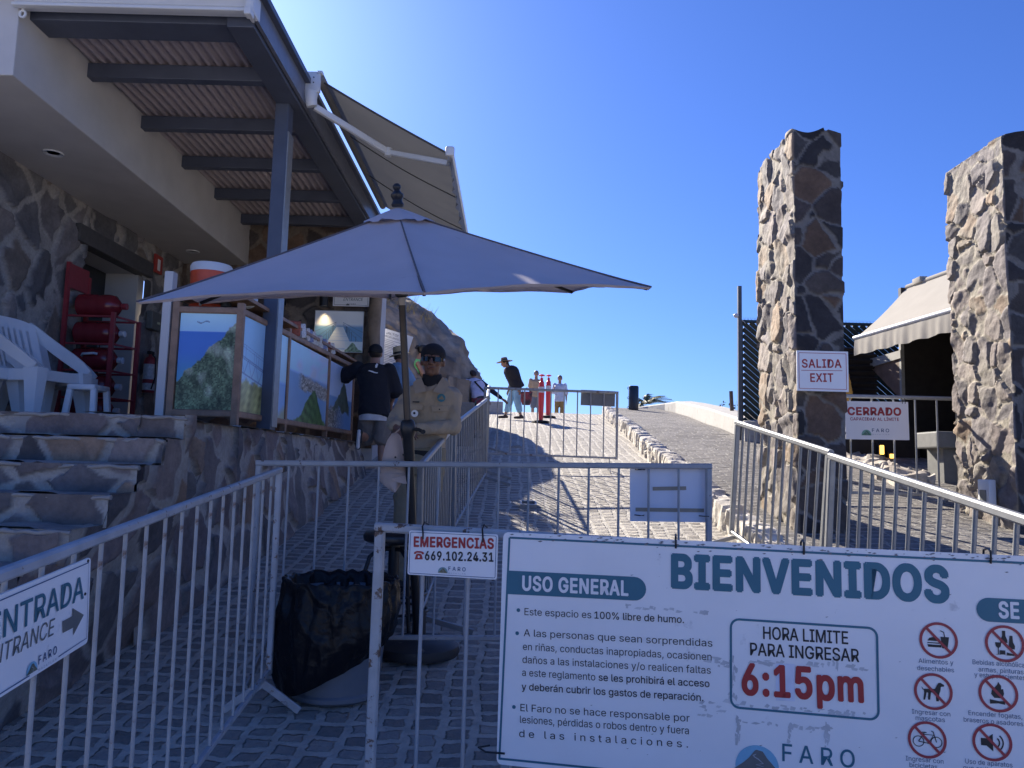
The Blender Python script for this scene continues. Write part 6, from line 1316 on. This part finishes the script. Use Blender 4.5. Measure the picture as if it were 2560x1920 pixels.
# ---- person in a straw fedora, light blue shirt
J = dict(head=(.05, -.10, 1.50), nb=(.0, -.03, 1.41), chest=(0, -.02, 1.27), elL=(-.19, -.10, 1.10), wrL=(-.12, -.28, 1.05), elR=(.19, -.10, 1.10), wrR=(.10, -.30, 1.05))
person('person in straw fedora and light blue shirt between man in black and umbrella pole', (-1.64, 10.9, g(10.9)), math.pi - .5, 1.54, J,
    [('shirt', M('light_blue_shirt', (.20, .33, .52), .85, bmp=.3, bscale=20), dict(e=.022, sl=1.0, se=.02, hem=.1)), ('shorts', M('navy_shorts', (.03, .04, .07), .85), dict(len=.9)), ('shoe', m_blackrub, {}), ('hair', m_hair, {}), ('brim_hat', M('straw', (.52, .42, .27), .8, bmp=.3, bscale=150), dict(bw=.155, crown=.11, tilt=(-.22, -.1, 1)))], SKIN2, None, .014, headf=(.2, -1, -.2))
# ---- woman in neon green tank top
J = dict(head=(-.02, -.13, 1.57), nb=(0, -.03, 1.44), elL=(-.24, -.10, 1.12), wrL=(-.14, -.30, 1.08), elR=(.23, -.10, 1.12), wrR=(.12, -.32, 1.06))
person('woman in a neon green tank top with hair tied back, looking down behind the guard', (-1.70, 13.4, g(13.4)), R(112), 1.64, J,
    [('tank_top', M('neon_green_cloth', (.22, .70, .24), .8, bmp=.2, bscale=20), dict(e=.010, hem=-.08)), ('trousers', M('black_leggings', (.015, .015, .018), .8), dict(e=.006)), ('shoe', m_blackrub, {}), ('hair', m_hair, dict(tail=1)), ('cap', M('black_band', (.02, .02, .02), .7), dict(round=1))], SKIN2, None, .014, headf=(0, -1, -.45), hup=(0, .0, 1))
# ---- stooping child in white and navy
J = dict(pelvis=(0, .12, .72), waist=(0, .04, .83), chest=(0, -.10, .98), nb=(0, -.19, 1.08), head=(.0, -.27, 1.185), shL=(-.15, -.16, 1.04), shR=(.15, -.15, 1.05), elR=(.19, -.26, .84), wrR=(.14, -.42, .72), elL=(-.32, -.08, .90), wrL=(-.50, -.02, .76), hipL=(-.07, .12, .70), hipR=(.07, .12, .70), knL=(-.09, -.01, .38), knR=(.09, .04, .38), anL=(-.09, .08, .065), anR=(.09, .12, .065), neck=None)
cr2, Q3, P3, Mx3, W3 = person('stooping child in a white and navy top with a bag strap across the back', (-.62, 14.0, g(14.0)), R(205), 1.30, J,
    [('shirt', M('white_lilac_tee', (.62, .60, .74), .85, bmp=.2, bscale=20), dict(e=.018, sl=.2, se=.006)), ('trousers', M('dark_child_trousers', (.03, .035, .05), .85), dict(len=.6)), ('shoe', m_blackrub, {}), ('hair', M('brown_hair', (.035, .02, .014), .6), dict(long=.02))], SKIN2, None, .013, headf=(0, -1, -.7), fat=1.15)
mb = MB(); nav = M('navy_cloth', (.018, .022, .045), .85)
for n in 'LR': mb.cap(Q3['sh' + n].lerp(Q3['nb'], .12), .062, Q3['el' + n], .050); mb.cap(Q3['el' + n], .050, Q3['el' + n].lerp(Q3['wr' + n], .85), .036)
vox(mb, .012, 2).build('navy_sleeves', nav, cr2, 180)
mb = MB(); sp = (Q3['nb'] - Q3['pelvis']).normalized(); mb.tube([Q3['shL'] + Vector((.02, -.05, .06)), Q3['chest'] + Vector((-.02, -.17, .06)), Q3['waist'] + Vector((.1, -.15, .02)), Q3['pelvis'] + Vector((.18, -.06, .0))], .016, 6, flat=.4); mb.build('bag_strap', m_blackrub, cr2, 60)
mb = MB(); mb.loft([(Q3['pelvis'] - sp * .13, .165, .14, (1, 0, 0), (0, 1, 0)), (Q3['pelvis'] + sp * .02, .165, .135, (1, 0, 0), (0, 1, 0))], 20); mb.build('red_shorts', M('red_pattern_cloth', (.35, .05, .06), .8, dirt=(.06, .22, .16), dlo=.5, dhi=.6, dscale=14), cr2, 60)
# ---- woman in a wide hat and light blue trousers walking left
J = dict(pelvis=(0, .05, .90), waist=(0, .0, 1.02), chest=(0, -.07, 1.21), nb=(0, -.16, 1.36), head=(0, -.27, 1.45), shL=(-.17, -.12, 1.32), shR=(.17, -.12, 1.32), elL=(-.20, -.02, 1.04), wrL=(-.19, -.10, .80), elR=(.21, .08, 1.04), wrR=(.20, .10, .80), hipL=(-.08, .05, .88), hipR=(.08, .05, .88), knL=(-.10, -.09, .48), anL=(-.10, -.20, .10), knR=(.10, .07, .48), anR=(.10, .17, .09))
hw, Q4, P4, Mx4, W4 = person('woman in a floppy hat and light blue cropped trousers walking left up the ramp', (.06, 19.8, g(19.8)), R(-78), 1.62, J,
    [('long_sleeve_shirt', M('black_blouse', (.014, .015, .022), .85), dict(e=.045, se=.012, hem=.06)), ('trousers', M('sky_blue_cotton', (.30, .52, .66), .85, bmp=.2, bscale=15), dict(e=.03, len=.58)), ('shoe', M('dark_sandal', (.05, .04, .035), .7), {}), ('hair', m_hair, dict(long=.06)), ('brim_hat', M('brown_straw_hat', (.20, .14, .09), .8), dict(bw=.21, crown=.09, wav=.10, tilt=(-.18, 0, 1), bm=M('tan_straw_brim', (.42, .31, .20), .8), band=m_tie))], SKIN2, None, .015, headf=(0, -1, -.35), fat=1.3)
bgx = Q4['wrR'] + Vector((.17, -.15, -.20)); hb = thing('tote_bag', 'red and dark tote bag hanging from the hand of the hat woman', 'bag', bgx + Vector((0, 0, -.2)))
mb = MB(); mb.loft([(bgx + Vector((0, 0, -.24)), .10, .06, (1, 0, 0), (0, 1, 0)), (bgx + Vector((0, 0, -.12)), .14, .075, (1, 0, 0), (0, 1, 0)), (bgx + Vector((.01, 0, .10)), .15, .06, (1, 0, 0), (0, 1, 0))], 16); mb.build('bag_body', M('red_tote', (.26, .04, .05), .6, dirt=(.03, .02, .03), dlo=.45, dhi=.55, dscale=5), hb, 40)
mb = MB(); mb.tube([bgx + Vector((-.10, 0, .10)), bgx + Vector((-.12, .05, .20)), Q4['wrR'] + Vector((0, -.02, -.06)), bgx + Vector((.02, .0, .20)), bgx + Vector((.10, 0, .10))], .010, 6); mb.build('strap', m_blackrub, hb)
# ---- couple beyond the crest
person('man in a tan top and grey shorts beyond the crest, half hidden by red posts', (.80, 25.4, g(25.4) - .02), 0, 1.66, dict(elL=(-.20, .02, 1.10), wrL=(-.19, -.03, .86), elR=(.20, .02, 1.10), wrR=(.19, -.03, .86)), [('shirt', M('tan_tee', (.42, .30, .20), .85), dict(e=.02, sl=.8, hem=.05)), ('shorts', M('grey_shorts', (.16, .17, .20), .85), dict(len=.95)), ('shoe', m_blackrub, {}), ('hair', m_hair, {})], SKIN2, None, .018)
person('woman in a pale blue shirt and mustard trousers standing right of the red posts', (1.60, 25.6, g(25.6) - .05), 0, 1.62, dict(elL=(-.22, -.06, 1.06), wrL=(-.20, -.20, 1.16)), [('shirt', M('pale_blue_shirt', (.52, .56, .68), .85, bmp=.2, bscale=14), dict(e=.028, sl=1.0, hem=.08)), ('trousers', M('mustard_trousers', (.30, .19, .07), .85), dict()), ('shoe', m_blackrub, {}), ('hair', M('grey_brown_hair', (.06, .05, .045), .6), dict(tail=1))], SKIN2, None, .018)
# ---- visitor half hidden by the exit sign
yv = 9.4; zv = 1.36
cp_, Q5, P5, Mx5, W5 = person('visitor in a navy cap and yellow shirt half hidden behind the exit sign', (3.87, yv, zv), R(150), 1.72, dict(), [('shirt', M('yellow_tee', (.55, .30, .06), .85), dict(e=.03, sl=.9, hem=.1)), ('shorts', M('dark_shorts', (.05, .045, .05), .85), dict()), ('shoe', m_blackrub, {}), ('hair', m_hair, {}), ('cap', M('navy_cap', (.018, .022, .05), .8), dict(round=1, brim=1))], SKIN1, None, .014)
mb = MB(); q = P5(0.0, -.114, .055); SS = sframe(Vector((q.x + .035, q.y - .035, q.z - .02)), (.86, .5, 0), (0, 0, 1)); text(mb, 'AR', SS, (-.035, 0), (.022, 0), .045, .01, lift=.012); mb.build('cap_letters', m_clean, cp_)
